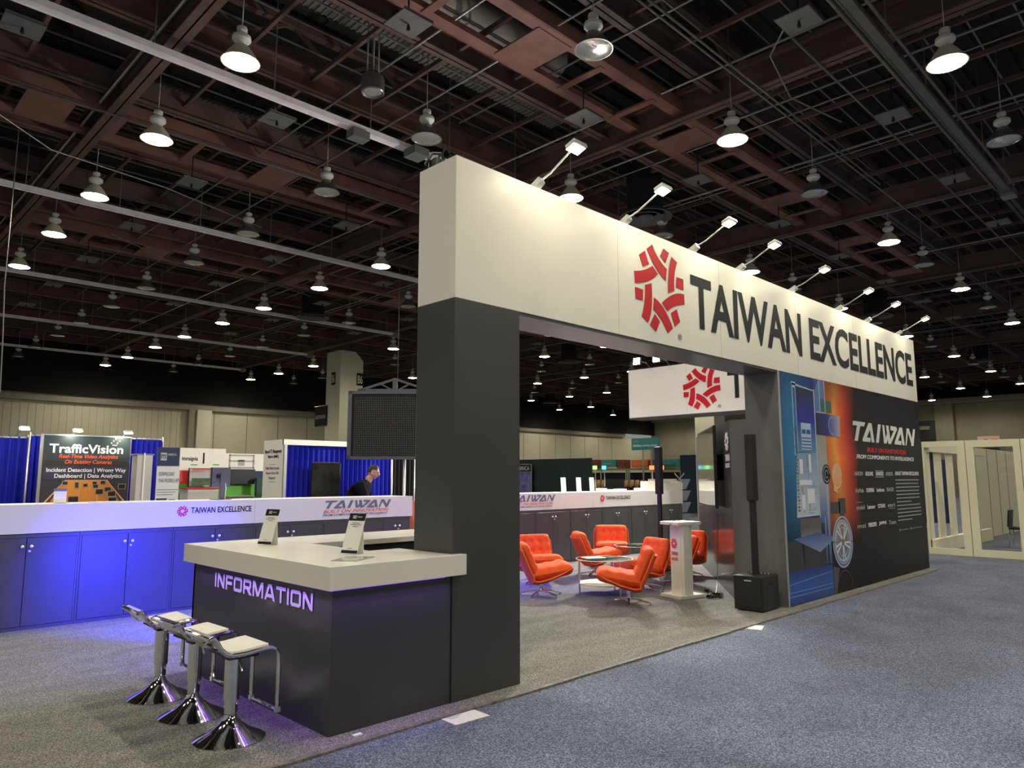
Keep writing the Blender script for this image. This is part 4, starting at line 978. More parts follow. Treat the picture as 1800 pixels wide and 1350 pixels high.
# white boards and boxes on the lounge counter
for i, px in enumerate((988, 1015, 1038)):
    p = on(px, 862, y=9.8); up = Vector((.10, .15, 1)).normalized(); q = MB()
    shape(q, [(-.075, 0), (.075, 0), (.075, .30), (-.075, .30)], (p.x, 9.75, 1.362), XD, up, 0, .006)
    t = thing('white_card', (p.x, 9.75, 1.36), 'leaning white information card on the lounge counter, %s of three from left' % ordn(i), 'sign', 'white cards on the lounge counter')
    q.build('card', M_band, t)
    q = MB()
    for k in range(7): shape(q, [(-.05, .05+.028*k), (.05, .05+.028*k), (.05, .062+.028*k), (-.05, .062+.028*k)], (p.x, 9.75, 1.362), XD, up, .001, .0008)
    q.build('small_print', mat('lilac_print', (.62, .60, .78), .6), t)
    MB().box(p.x-.06, p.x+.06, 9.76, 9.86, 1.36, 1.366).build('foot', M_band, t)
for (a, b, za, lb, yy) in ((1137, 1160, 846, 'left, lowest', 9.75), (1150, 1190, 842, 'middle', 9.95), (1188, 1200, 846, 'right', 9.75), (1158, 1199, 850, 'front wide', 9.62)):
    p = on(a, za, y=yy); q_ = on(b, za, y=yy)
    tag(MB().box(p.x, q_.x, yy, yy+.18, 1.36, p.z).build('display_box', M_white, bevel=.004), 'white display box on the lounge counter behind the loudspeaker, %s of the cluster' % lb, 'display box')
#@@BACKDROP
# ================================================================== NEIGHBOURING BOOTHS, LEFT
def P2(px, py, y): return on(px, py, y=y)
def drape(name, p0, p1, z0, z1, m, lab, folds=.13, amp=.035, rail=True):
    p0 = Vector(p0); p1 = Vector(p1); L_ = (p1-p0).length; d = (p1-p0).normalized(); n_ = Vector((-d.y, d.x, 0))
    t = thing(name, ((p0.x+p1.x)/2, (p0.y+p1.y)/2, z0), lab, 'drape')
    q = MB(); N_ = max(8, int(L_/folds*6)); col = []
    for i in range(N_+1):
        s = L_*i/N_; o_ = amp*math.sin(s/folds*2*PI+.8*math.sin(s*3.1))*(1+.3*math.sin(s*5))
        col.append([q.b.verts.new(p0+d*s+n_*(o_*(.35 if k == 3 else 1)+sgn*.004)+ZD*z) for sgn in (-1, 1) for k, z in enumerate((z0, z0+(z1-z0)*.4, z1-.12, z1))])
    for A_, B_ in zip(col, col[1:]):
        for b0 in (0, 4):
            for k in range(3):
                f = q.b.faces.new((A_[b0+k], B_[b0+k], B_[b0+k+1], A_[b0+k+1])); f.smooth = True
    q.build('cloth', m, t)
    if rail:
        MB().tube([p0+ZD*(z1-.02), p1+ZD*(z1-.02)], .02, 8).build('rail', M_alu, t)
        MB().tube([p0+ZD*z0, p0+ZD*(z1+.03)], .022, 8).build('upright', M_alu, t); MB().tube([p1+ZD*z0, p1+ZD*(z1+.03)], .022, 8).build('upright', M_alu, t)
    return t
drape('booth_drape', (0.2, 15.6, 0), (3.02, 15.6, 0), .01, 2.40, M_drape, 'royal blue drape left of the traffic camera banner')
drape('booth_drape', (3.0, 15.35, 0), (5.28, 15.35, 0), .01, 2.44, M_drape, 'royal blue drape right behind the traffic camera banner', .1)
# traffic banner
BY = 15.1
t = thing('banner', (3.88, BY, .01), 'dark printed banner reading TrafficVision over a motorway photo, behind the left cabinets', 'banner')
MB().box(3.12, 4.62, BY, BY+.05, .01, 2.44).build('backing', M_alu, t)
bg = grad_mat('banner_sky', (.25, .07, .02), (.02, .04, .045), mid=(.05, .035, .05))
MB().box(3.17, 4.61, BY-.006, BY, .06, 2.42).build('print', bg, t)
def bart(name, polys, m, off): 
    q = MB()
    for p in polys: shape(q, p, (0, BY, 0), XD, ZD, off, .002)
    return q.build(name, m, t)
bart('road', [[(3.2, 1.0), (3.55, 1.62), (4.25, 1.62), (4.6, 1.0)]], grad_mat('road_print', (.45, .16, .03), (.30, .12, .06), axis=0, mid=(.80, .30, .05)), .009)
bart('lane_line', [[(3.20, 1.18), (3.55, 1.62), (3.56, 1.62), (3.24, 1.18)], [(4.56, 1.18), (4.22, 1.62), (4.23, 1.62), (4.60, 1.18)], [(3.75, 1.1), (3.80, 1.62), (3.81, 1.62), (3.78, 1.1)], [(4.1, 1.1), (4.02, 1.62), (4.03, 1.62), (4.14, 1.1)]], mat('lane_cream', (.70, .40, .16), .5), .011)
bart('hill', [[(3.17, 1.98), (3.5, 1.96), (3.9, 1.92), (4.3, 1.99), (4.61, 1.95), (4.61, 1.80), (3.17, 1.80)]], mat('print_hill', (.02, .018, .016), .6), .008)
bart('text_band', [rect(3.19, 4.58, 1.62, 1.86)], mat('print_violet', (.035, .03, .07), .5), .009)
cars = [(3.55, 1.56, .08), (3.74, 1.55, .06), (3.74, 1.50, .06), (3.88, 1.52, .07), (4.03, 1.56, .07), (4.05, 1.5, .08), (4.17, 1.57, .08), (3.70, 1.26, .16), (4.12, 1.40, .12), (4.26, 1.44, .10), (4.33, 1.36, .12), (4.5, 1.49, .11), (4.35, 1.24, .13)]
for x, z, s in cars: bart('car_print', [rect(x-s/2, x+s/2, z-s*.35, z+s*.35)], mat('print_car', (.02, .012, .012), .5), .012)
bart('detection_frame', [r for x, z, s in cars for r in frame_lines(x-s*.6, x+s*.6, z-s*.45, z+s*.5, .008)], mat('frame_cream', (.45, .40, .28), .5), .013)
text('lettering', 'TrafficVision', M_wtext, (3.26, BY-.006, 2.105), XD, .165, 1.22, t, bold=.022, nrm_off=.006)
bart('pixel_dots', [rect(4.26+.035*i, 4.28+.035*i, 2.30+.04*((i*7) % 3)-.0, 2.32+.04*((i*7) % 3)) for i in range(5)]+[rect(4.29+.03*i, 4.308+.03*i, 2.26, 2.278) for i in range(3)], M_wtext, .012)
text('lettering', 'Real-Time Video Analytics', M_inkor, (3.42, BY-.006, 2.015), XD, .07, .98, t, shear=.25, bold=.012, nrm_off=.006)
text('lettering', 'On Existing Cameras', M_inkor, (3.52, BY-.006, 1.915), XD, .07, .78, t, shear=.25, bold=.012, nrm_off=.006)
text('lettering', 'Incident Detection | Wrong Way', M_wtext, (3.24, BY-.006, 1.765), XD, .07, 1.31, t, bold=.015, nrm_off=.008)
text('lettering', 'Dashboard | Data Analytics', M_wtext, (3.37, BY-.006, 1.66), XD, .07, 1.12, t, bold=.015, nrm_off=.008)
for i, px in enumerate((37, 130, 218)):
    p = P2(px, 757, BY)
    t = thing('clip_spotlight', (p.x, BY+.03, 2.44), 'bright clip-on spotlight above the traffic banner, %s from left' % ordn(i), 'spotlight', 'clip spotlights on the neighbouring booth')
    MB().tube([(p.x, BY+.03 if i else 15.6, 2.40), (p.x, BY+.02, 2.47), (p.x, BY-.20, 2.52)], .01, 6).build('arm', M_alu, t)
    MB().obox((p.x, BY-.24, 2.51), XD, (0, 1, -.4), (0, .4, 1), .07, .045, .02).build('lamp_head', M_alu, t)
    MB().obox((p.x, BY-.262, 2.505), XD, (0, 1, .9), (0, -.9, 1), .075, .03, .006).build('led_panel', M_glow_f, t)
    lo = bpy.data.objects.new('spot_light', lightdata('clip%d' % i, 'AREA', 3, (1, .93, .75), shape='SQUARE', size=.1)); COL.objects.link(lo); lo.parent = t
    lo.location = Vector((p.x, BY-.24, 2.47))-Vector(t.location); lo.rotation_euler = (math.radians(35), 0, 0)
# small card and paper on the left cabinets
p = P2(106, 880, 9.8); t = thing('counter_card', (p.x, 9.8, 1.36), 'small white upright card on the left cabinet band before the traffic banner', 'sign')
MB().box(p.x-.07, p.x+.06, 9.8, 9.806, 1.36, 1.53).build('card', M_paper, t); MB().box(p.x-.07, p.x+.06, 9.797, 9.8, 1.50, 1.53).build('header_strip', M_inkgrey, t); MB().box(p.x-.05, p.x+.05, 9.80, 9.87, 1.36, 1.366).build('foot', M_paper, t)
p = P2(180, 884, 9.7); tag(MB().prism([(p.x-.17, 9.6, 1.361), (p.x+.17, 9.62, 1.361), (p.x+.17, 9.78, 1.361), (p.x-.14, 9.75, 1.361)], (0, 0, .012)).build('leaflet', M_paper), 'white leaflet stack lying on the left cabinet band', 'leaflet')
# grey locker
a = P2(242, 800, 14.6); b = P2(269, 800, 14.6)
t = thing('locker', ((a.x+b.x)/2, 14.8, .01), 'narrow pale grey panel cabinet before the blue drape', 'cabinet')
MB().box(a.x, b.x, 14.6, 14.9, .01, a.z).build('body', mat('locker_grey', (.50, .49, .47), .5), t)
MB().box((a.x*.55+b.x*.45)-.012, (a.x*.55+b.x*.45)+.012, 14.585, 14.6, .01, a.z+.04).build('front_rail', M_band, t)
MB().box(a.x-.03, b.x+.03, 14.6, 14.93, a.z, a.z+.03).build('lid', M_inkgrey, t)
# roll-up banner
a = P2(282, 788, 14.0); b = P2(318, 788, 14.0); z1 = a.z+.02
t = thing('roll_up_banner', ((a.x+b.x)/2, 14.0, .01), 'white roll-up banner with a navy head asking to download the mobile app', 'banner')
MB().box(a.x-.04, b.x, 14.0, 14.01, .06, z1).build('banner_sheet', mat('lilac_white', (.62, .61, .62), .5), t)
MB().box(a.x-.04, b.x-.015, 13.995, 14.0, z1-.34, z1).build('navy_head', M_navyb, t)
MB().box(a.x-.06, b.x+.02, 13.96, 14.06, .01, .07).build('stand_base', M_alu, t)
MB().box(a.x+.01, a.x+.12, 13.99, 13.995, z1-.24, z1-.10).build('logo_box', M_wdim, t)
text('logo_letters', 'ITS', M_navyb, (a.x+.02, 13.99, z1-.21), XD, .08, .09, t, bold=.02)
text('logo_letters', 'AMERICA', M_wdim, (a.x+.13, 13.995, z1-.15), XD, .04, .16, t, bold=.01)
text('lettering', 'DOWNLOAD', M_inkgrey, (a.x, 13.998, z1-.52), XD, .07, .27, t)
text('lettering', 'THE MOBILE APP', M_inkgrey, (a.x-.0, 13.998, z1-.64), XD, .07, .38, t)
q = MB()
for k in range(3): shape(q, rect(0, .38-.05*k, 0, .012), (a.x-.02, 14.0, z1-.78-.045*k), XD, ZD, .003, .002)
q.build('small_print', M_inkgrey, t)
MB().box(a.x-.02, a.x+.16, 13.99, 14.0, z1-1.15, z1-.93).box(a.x+.20, a.x+.31, 13.99, 14.0, z1-1.02, z1-.95).box(a.x+.20, a.x+.29, 13.99, 14.0, z1-1.14, z1-1.07).build('navy_badge', M_navyb, t)
# white and green exhibition wall
WY = 17.0
def wx(px): return P2(px, 820, WY).x
def wz(px, py): return P2(px, py, WY).z
t = thing('exhibition_wall', (wx(360), WY, .01), 'white back wall with green lower part and screens, behind the roll-up banner', 'display wall')
MB().box(wx(290), wx(396), WY, WY+.08, .01, wz(350, 788)).build('upper_panel', M_white, t)
MB().box(wx(396), wx(465), WY+.02, WY+.08, .01, wz(450, 798)).build('side_panel', M_white, t)
MB().box(wx(316), wx(462), WY-.012, WY, .01, wz(380, 850)).build('green_base', M_green, t)
MB().box(wx(317), wx(331), WY-.014, WY, wz(320, 850), wz(320, 827)).build('red_panel', M_redb, t)
MB().box(wx(448), wx(463), WY-.014, WY, wz(455, 847), wz(455, 828)).build('navy_panel', M_navyb, t)
text('lettering', 'immsignia', M_ink, (wx(319), WY, wz(330, 809)), XD, .08, wx(347)-wx(319), t, bold=.02)
MB().box(wx(356), wx(358.5), WY-.01, WY, wz(357, 815), wz(357, 796)).build('black_mark', M_ink, t)
MB().box(wx(335), wx(347), WY-.01, WY, wz(340, 817.5), wz(340, 816)).box(wx(374), wx(385), WY-.01, WY, wz(380, 817.5), wz(380, 816)).build('green_mark', M_green, t)
q = MB()
for poly in frame_lines(wx(403), wx(447), wz(420, 823), wz(420, 799), .03)+[rect(wx(403), wx(447), wz(420, 811), wz(420, 809)), rect(wx(419), wx(430), wz(425, 818), wz(425, 808))]: shape(q, poly, (0, WY+.02, 0), XD, ZD, .012, .01)
q.build('wire_grid', mat('grid_grey', (.36, .36, .34), .5), t)
def wallscreen(x0, x1, y0, y1, m, lab, name='monitor', yy=None, stand=True):
    yy = yy or WY-.12
    a = P2(x0, y1, yy); b = P2(x1, y0, yy)
    t = thing(name, ((a.x+b.x)/2, yy, a.z), lab, 'screen')
    MB().box(a.x, b.x, yy, yy+.05, a.z, b.z).build('casing', M_black, t, bevel=.004)
    MB().box(a.x+.012, b.x-.012, yy-.002, yy, a.z+.012, b.z-.012).build('screen', m, t)
    MB().box((a.x+b.x)/2-.06, (a.x+b.x)/2+.06, yy+.05, WY-.014, a.z+.05, a.z+.15).build('mount', M_black, t)
    return t, a, b
wallscreen(405, 449, 825, 851, M_black, 'blank black monitor on the green part of the white booth wall')
t, a, b = wallscreen(331, 370, 823, 857, M_wdim, 'poster screen showing a landscape, left of the blank monitor')
MB().box(a.x+.02, b.x-.02, a.y-.125, a.y-.122, a.z+.05, a.z+(b.z-a.z)*.48).build('landscape_green', mat('landscape', (.04, .10, .05), .6, noise=.5, nscale=8), t)
MB().box(a.x+.02, b.x-.02, a.y-.125, a.y-.122, b.z-.05, b.z-.02).build('red_bar', M_redb, t)
for ch_ in t.children[-2:]: ch_.location = ch_.location
# green table displays on a bench in front of that wall
for (x0, x1, y0, y1, m, lb, nm) in ((330, 384, 857, 866, M_white, 'white desk with a red stripe below the landscape screen', 'demo_desk'), (404, 446, 871, 879, mat('desk_grey', (.36, .36, .30), .5), 'grey demo desk below the blank monitor', 'demo_desk')):
    yy = 16.2; a = P2(x0, y1, yy); b = P2(x1, y0, yy)
    t = thing(nm, ((a.x+b.x)/2, yy+.2, .01), lb, 'desk')
    MB().box(a.x, b.x, yy, yy+.45, .01, b.z-.03).build('desk_body', m, t)
    MB().box(a.x-.02, b.x+.02, yy-.02, yy+.47, b.z-.03, b.z).build('desk_top', M_redb if m == M_white else m, t)
a = P2(452, 838, 16.7); b = P2(462, 838, 16.7)
t = thing('signal_lamp', ((a.x+b.x)/2, 16.75, .01), 'dark green signal head with discs beside the white side panel', 'traffic signal')
MB().box(a.x, b.x, 16.7, 16.8, 1.2, P2(457, 840, 16.7).z).build('signal_body', mat('signal_green', (.01, .05, .03), .6), t)
MB().tube([((a.x+b.x)/2, 16.75, .01), ((a.x+b.x)/2, 16.75, 1.2)], .03, 8).build('post', M_alu, t)
# monitor seen from behind on the cabinet top
YM = 9.85; a = P2(370, 856, YM); b = P2(406, 822, YM); cx = (a.x+b.x)/2
t = thing('monitor', (cx, YM+.05, 1.36), 'monitor seen from behind, standing on the left cabinet band and tinted violet', 'monitor')
M_mon = mat('monitor_back', (.13, .125, .15), .45)
MB().box(a.x, b.x, YM, YM+.03, a.z, b.z).build('back_cover', M_mon, t, bevel=.004)
MB().box(a.x, a.x+.012, YM-.004, YM, a.z, b.z).build('side_trim', M_black, t)
MB().box(cx-.01, cx+.05, YM-.035, YM, 1.366, a.z+(b.z-a.z)*.75).build('stand_neck', M_mon, t)
MB().box(cx-.10, cx+.13, YM-.09, YM+.09, 1.36, 1.367).build('stand_foot', M_mon, t)
MB().box(cx-.06, cx, YM-.012, YM, a.z+.12, a.z+.17).build('port_cover', M_black, t)
q = MB()
for k in range(7): q.box(a.x+.03+.028*k, a.x+.04+.028*k, YM-.006, YM, a.z+.02+.012*(k % 3), a.z+.03+.012*(k % 3))
q.build('connector', M_wdim, t)
MB().tube([(cx+.06, YM-.02, a.z+.05), (cx+.065, YM-.03, 1.5), (cx+.06, YM-.02, 1.367)], .005, 6).build('cable', M_band, t)
# white panel booth with blue drape (platform sign)
t = thing('exhibition_wall', (7.15, 14.3, .01), 'white side panel lettered about a traffic management platform', 'display wall')
MB().box(7.13, 7.19, 13.86, 14.72, .01, 2.44).build('panel', M_white, t)
text('lettering', 'Beyond ITS Management', M_ink, (7.13, 14.66, 2.17), -YD, .075, .74, t, bold=.01, space=1.02)
text('lettering', 'Platform (BIMPL)', M_ink, (7.13, 14.52, 2.05), -YD, .075, .48, t, bold=.01)
for z, s_, w_ in ((1.83, 'Reliable, Efficient & Accurate', .6), (1.73, 'Solution for Modern Traffic', .56), (1.63, 'Management', .3)):
    text('lettering', s_, M_inkgrey, (7.13, 14.3+w_/2, z), -YD, .055, w_, t)
MB().box(7.127, 7.13, 14.15, 14.45, 1.93, 1.936).box(7.127, 7.13, 14.15, 14.45, 1.57, 1.576).build('rule', M_inkgrey, t)
t = thing('header_beam', (8.6, 13.9, 2.3), 'white top rail of the blue draped booth behind the message board', 'rail')
MB().box(7.13, 10.6, 13.84, 13.90, 2.33, 2.44).build('beam', M_white, t); MB().box(7.13, 7.19, 13.80, 13.855, .01, 2.33).build('post', M_alu, t); MB().box(10.54, 10.6, 13.84, 13.90, .01, 2.33).build('post', M_alu, t)
drape('booth_drape', (7.2, 14.0, 0), (10.6, 14.0, 0), .01, 2.34, M_drape, 'royal blue drape behind the man and the message board', .12, .03, False)
a = P2(549, 812, 13.7); b = P2(597, 880, 13.7)
t = thing('framed_poster', ((a.x+b.x)/2, 13.7, .01), 'dark glossy poster board before the blue drape, left of the man', 'poster')
MB().box(a.x, b.x, 13.7, 13.74, .9, a.z).build('board', mat('dark_gloss', (.018, .017, .015), .12, noise=.6, nscale=3), t)
MB().box(b.x-.03, b.x, 13.69, 13.7, .9, a.z).box(a.x, b.x, 13.69, 13.7, a.z-.02, a.z).build('frame', M_black, t)
MB().box((a.x+b.x)/2-.03, (a.x+b.x)/2+.03, 13.76, 13.80, .01, 1.4).box((a.x+b.x)/2-.3, (a.x+b.x)/2+.3, 13.6, 13.85, .01, .04).build('easel', M_black, t)
drape('booth_drape', (9.15, 12.9, 0), (9.75, 12.9, 0), .01, 2.2, mat('charcoal_drape', (.012, .011, .010), .9), 'near-black narrow drape beside the pillar edge', .1, .02)
# message board, facing the camera
c = Vector((7.98, 11.1, 0)); fx = Vector((.7105, -.7037, 0)); fn = Vector((-.7037, -.7105, 0))
t = thing('message_board', c, 'grey LED message board on a mast with a small truss pediment', 'traffic sign')
D0 = c.x*.7037+c.y*.7104
lft = (612-900)/1271*D0*1.0; ctr = c.dot(fx)
Lx = lft-ctr; Rx = Lx+1.72; zb, zt = 1.99, 3.27
M_vms = mat('board_grey', (.085, .085, .10), .45)
def fp(u, z, n_=0): return c+fx*u+fn*n_+ZD*z
q = MB(); um = (Lx+Rx)/2
q.obox(fp(um, (zb+zt)/2, -.06), fx, fn, ZD, (Rx-Lx)/2-.02, .055, (zt-zb)/2-.02)
q.build('cabinet_body', M_vms, t)
q = MB()
for (u, z, hu, hz) in ((um, zb+.03, (Rx-Lx)/2, .03), (um, zt-.03, (Rx-Lx)/2, .03), (Lx+.03, (zb+zt)/2, .035, (zt-zb)/2), (Rx-.03, (zb+zt)/2, .035, (zt-zb)/2)): q.obox(fp(u, z, .02), fx, fn, ZD, hu, .035, hz)
q.build('face_frame', M_vms, t)
def led_mat():
    m = bpy.data.materials.new('led_matrix'); m.use_nodes = True; N, L = nodes(m); b = N['Principled BSDF']
    b.inputs['Roughness'].default_value = .08; b.inputs['Base Color'].default_value = (.014, .013, .012, 1); MATS['led_matrix'] = m
    return m
q = MB(); q.obox(fp(um, (zb+zt)/2, -.002), fx, fn, ZD, (Rx-Lx)/2-.06, .003, (zt-zb)/2-.05); q.build('face', led_mat(), t)
q = MB(); u = Lx+.12
while u < Rx-.1:
    z = zb+.09
    while z < zt-.08: q.obox(fp(u, z, .004), fx, fn, ZD, .0045, .003, .0045); z += .0335
    u += .0335
o = q.build('led_dot', mat('led_dot', (.30, .28, .26), .4), t); o['kind'] = 'stuff'
q = MB()
pk = fp(Lx+.86-.0, zt+.23); q.bar(fp(Lx+.18, zt+.01), pk, .04, .04, fn); q.bar(pk, fp(Lx+1.5, zt+.01), .04, .04, fn); q.bar(fp(Lx+.16, zt+.015), fp(Lx+1.52, zt+.015), .05, .04, fn)
q.bar(fp(Lx+.86, zt), pk, .09, .03, fn)
for s in (-1, 1): q.bar(fp(Lx+.86+s*.05, zt+.02), fp(Lx+.86+s*.28, zt+.14), .025, .03, fn)
q.build('pediment_truss', M_vms, t)
q = MB(); q.prism([fp(Lx+1.28, zt, .05), fp(Lx+1.54, zt, .05), fp(Lx+1.48, zt+.20, .05), fp(Lx+1.34, zt+.20, .05)], fn*-.1); q.build('camera_pod', M_vms, t)
MB().tube([fp(Lx+1.05, .01, -.1), fp(Lx+1.05, zb+.1, -.1)], .025, 10).build('mast', M_band, t)
MB().lathe([(0, 0), (.3, 0), (.3, .02), (.05, .04), (0, .04)], fp(Lx+1.05, .01, -.1), 24).build('mast_foot', M_vms, t)
# hanging banner beside the column
a = on(554, 716, x=21.75); b = on(573, 748, x=21.75)
t = thing('hanging_banner', (21.77, (a.y+b.y)/2, b.z), 'small black hanging banner on the left of the cream column', 'banner')
MB().box(21.75, 21.79, b.y, a.y, b.z, a.z).build('banner_cloth', M_ink, t)
text('lettering', 'REGISTRATION', M_wdim, (21.75, a.y-.1, (a.z+b.z)/2-.15), -YD, .22, (a.y-b.y)*.85, t, bold=.01)
MB().tube([(21.77, a.y+.1, a.z+.02), (21.77, 37.2, a.z+.02)], .03, 6).build('rod', M_cond, t)
pw = on(699, 672, y=22)
tag(MB().tube([(pw.x, 22, 11.5), pw], .012, 5).build('hanging_wire', M_cond), 'thin pale wire hanging above the message board', 'wire')
pw = on(8, 500, y=20)
tag(MB().tube([(pw.x, 20, 11.5), pw, on(5, 590, y=20), on(0, 690, y=20)], .014, 5).build('hanging_wire', M_cond), 'thin pale wire hanging at the left edge of the view', 'wire')
# ================================================================== BACKGROUND THROUGH THE OPENING
GX = 21.5
a = on(905, 808, x=GX); b = on(1038, 805, x=GX)
t = thing('exhibition_wall', (GX, (a.y+b.y)/2, .01), 'dark teal printed wall beyond the lounge counter, with faint diagonal lines', 'display wall')
MB().box(GX, GX+.1, b.y, a.y+.6, .01, b.z).build('panel', mat('dark_teal', (.006, .022, .022), .4, noise=.3, nscale=2), t)
q = MB(); random.seed(9)
for k in range(9):
    y0 = b.y+.3+random.random()*1.6; z0 = 1.4+random.random()*.5; l = .3+random.random()*.4
    q.prism([(GX-.004, y0, z0), (GX-.004, y0-.02, z0), (GX-.004, y0-.02-l*.7, z0+l), (GX-.004, y0-l*.7, z0+l)], (.003, 0, 0))
q.build('diagonal_line', mat('line_green', (.02, .07, .05), .5), t)
a1 = on(915, 816, x=GX-.1); b1 = on(935, 864, x=GX-.1)
t = thing('poster', (GX-.1, (a1.y+b1.y)/2, .01), 'poster with glowing violet picture and white letters at the pillar edge', 'poster')
MB().box(GX-.12, GX-.08, b1.y, a1.y+.9, .8, a1.z).build('board', M_alu, t)
MB().box(GX-.124, GX-.12, b1.y+.03, a1.y+.87, .83, a1.z-.32).build('picture', mat('violet_picture', (.12, .11, .32), .4, noise=.8, nscale=4), t)
MB().box(GX-.124, GX-.12, b1.y+.03, a1.y+.87, a1.z-.31, a1.z-.02).build('title_strip', M_ink, t)
text('lettering', 'AMERICA', M_wdim, (GX-.124, b1.y+.05+.95, a1.z-.25), -YD, .16, .9, t, bold=.02)
MB().box(GX-.11, GX-.09, b1.y, b1.y+.03, .01, .8).box(GX-.11, GX-.09, a1.y+.87, a1.y+.9, .01, .8).build('leg', M_alu, t)
# service centre: desks with header boxes
SX = 34.0
def sx_(px, py, x=SX): return on(px, py, x=x)
for (x0, x1, y0, y1, m, s_, lb) in ((1057, 1082, 808, 821, M_teal, 'Information', 'teal header box over the service desks, left one'), (1110, 1138, 808, 822, M_orboard, 'Services', 'orange header box over the service desks, middle'), (1160, 1192, 807, 821, M_teal, 'Orders', 'teal header box over the service desks, right of the loudspeaker')):
    a = sx_(x0, y1); b = sx_(x1, y0)
    t = thing('header_box', (SX+.4, (a.y+b.y)/2, a.z), lb, 'sign', 'header boxes over the service desks')
    MB().box(SX, SX+.8, b.y, a.y, a.z, b.z).build('box', m, t)
    text('lettering', s_, M_wdim, (SX, a.y-.12, (a.z+b.z)/2-.05), -YD, .09, (a.y-b.y)*.6, t)
for (x0, x1, lb) in ((1082, 1096, 'left'), (1138, 1152, 'right'), (1036, 1048, 'far left')):
    a = sx_(x0, 823.5); b = sx_(x1, 808)
    tag(MB().box(SX+.1, SX+.7, b.y+.02, a.y-.02, a.z, b.z).build('picture_panel', mat('crowd_print', (.16, .04, .02), .6, noise=.9, nscale=9)), 'dark red picture panel beside a header box, %s' % lb, 'sign')
a = sx_(1030, 824); b = sx_(1198, 822)
t = thing('service_counter', (SX+.3, (a.y+b.y)/2, .01), 'row of service desks with pale posts and long shelf, far beyond the lounge', 'counter')
MB().box(SX, SX+.7, b.y, a.y, a.z-.10, a.z).build('canopy', mat('canopy_grey', (.16, .155, .12), .6), t)
for px in (1040, 1056, 1100, 1103, 1106, 1152, 1157, 1196):
    p = sx_(px, 830); MB().box(SX, SX+.06, p.y-.03, p.y+.03, .01, a.z-.10).build('post', M_alu, t)
MB().box(SX+.5, SX+.56, b.y, a.y, .01, 1.95).build('back_panel', mat('desk_dark', (.012, .014, .03), .7), t)
MB().box(SX-.2, SX+.3, b.y, a.y, .01, 1.1).build('desk_front', M_blackmat, t)
for (px, lb) in ((1063, 'left'), (1122, 'right')):
    p = sx_(px, 845); t = thing('display_case', (SX-.3, p.y, 1.1), 'warm lit brass coloured display on the service desk, %s' % lb, 'display')
    m_ = MB(); 
    for k in range(4): m_.lathe([(0, 0), (.16, .02), (.2, .2), (.14, .42), (0, .45)], (SX-.3, p.y-.55+.37*k, 1.1), 12)
    m_.build('brass_dome', mat('brass', (.55, .38, .20), .3, .7), t)
for (px, py, c_, lb) in ((1046, 822, (.35, .9, .25), 'green'), (1062, 822, (.12, .5, .95), 'blue'), (1146, 822, (1, .22, .08), 'orange-red, left'), (1163, 822, (1, .22, .08), 'orange-red, right')):
    p = on(px, py, x=25.0)
    t = thing('tablet_sign', (25.0, p.y, .01), 'small glowing tablet sign on a post, %s' % lb, 'screen', 'glowing tablet signs')
    MB().box(24.97, 25.0, p.y-.11, p.y+.11, p.z-.08, p.z+.08).build('screen', mat('tab_'+lb, c_, .5, emit=1.0, ecol=c_), t)
    MB().box(25.0, 25.03, p.y-.12, p.y+.12, p.z-.09, p.z+.09).build('casing', M_black, t)
    MB().tube([(25.02, p.y, .01), (25.02, p.y, p.z-.09)], .025, 8).build('post', M_alu, t)
# hanging teal sign
a = on(1110, 771, x=33); b = on(1159, 790, x=33)
t = thing('hanging_sign', (33, (a.y+b.y)/2, b.z), 'teal hanging sign naming the exhibitor service centre', 'sign')
MB().box(33, 33.06, b.y, a.y, b.z, a.z).build('board', M_teal, t)
text('lettering', 'Freeman', M_wdim, (33, a.y-.12, a.z-.2), -YD, .08, .4, t)
text('lettering', 'Exhibitor service center', M_wtext, (33, a.y-.12, (a.z+b.z)/2-.14), -YD, .13, (a.y-b.y)*.86, t, bold=.01)
for f_ in (.3, .6): MB().tube([(33.03, b.y+(a.y-b.y)*f_, .01), (33.03, b.y+(a.y-b.y)*f_, b.z)], .05, 8).build('post', M_endwall, t)
# navy panel, monitor and clutter behind the lounge counter
a = on(1195, 800, x=30); b = on(1216, 800, x=30)
tag(MB().box(30, 30.1, b.y-.5, a.y, .01, a.z).build('navy_panel', mat('navy_teal', (.008, .03, .06), .6)), 'dark navy panel beyond the lounge, left of the television', 'display wall')
a = P2(1067, 862, 11.6); b = P2(1097, 842, 11.6)
t = thing('monitor', ((a.x+b.x)/2, 11.6, 1.1), 'black monitor standing behind the lounge counter', 'monitor')
MB().box(a.x, b.x, 11.6, 11.63, a.z, b.z).build('screen', M_black, t); MB().box((a.x+b.x)/2-.03, (a.x+b.x)/2+.03, 11.63, 11.66, 1.25, a.z+.1).build('stand_neck', M_black, t); MB().box((a.x+b.x)/2-.12, (a.x+b.x)/2+.12, 11.55, 11.75, 1.235, 1.25).build('stand_foot', M_black, t)
tag(MB().box(12.2, 17.2, 11.3, 12.0, 0, 1.235).build('demo_desk', M_blackmat), 'black desk behind the lounge counter under the monitor', 'desk')
random.seed(21)
for k in range(9):
    px = 1050+k*10.5+random.random()*3
    if 1064 < px < 1100: continue
    p = P2(px, 868, 11.4)
    m_ = MB().lathe([(0, 0), (.05, 0), (.04, .10+.05*random.random()), (.02, .16), (.05, .19), (0, .2)], (p.x, 11.4, 1.235), 10)
    tag(m_.build('desk_device', M_black), 'small dark device on the black desk, %s from left behind the lounge counter' % ordn(k), 'device', 'small devices on the black desk')
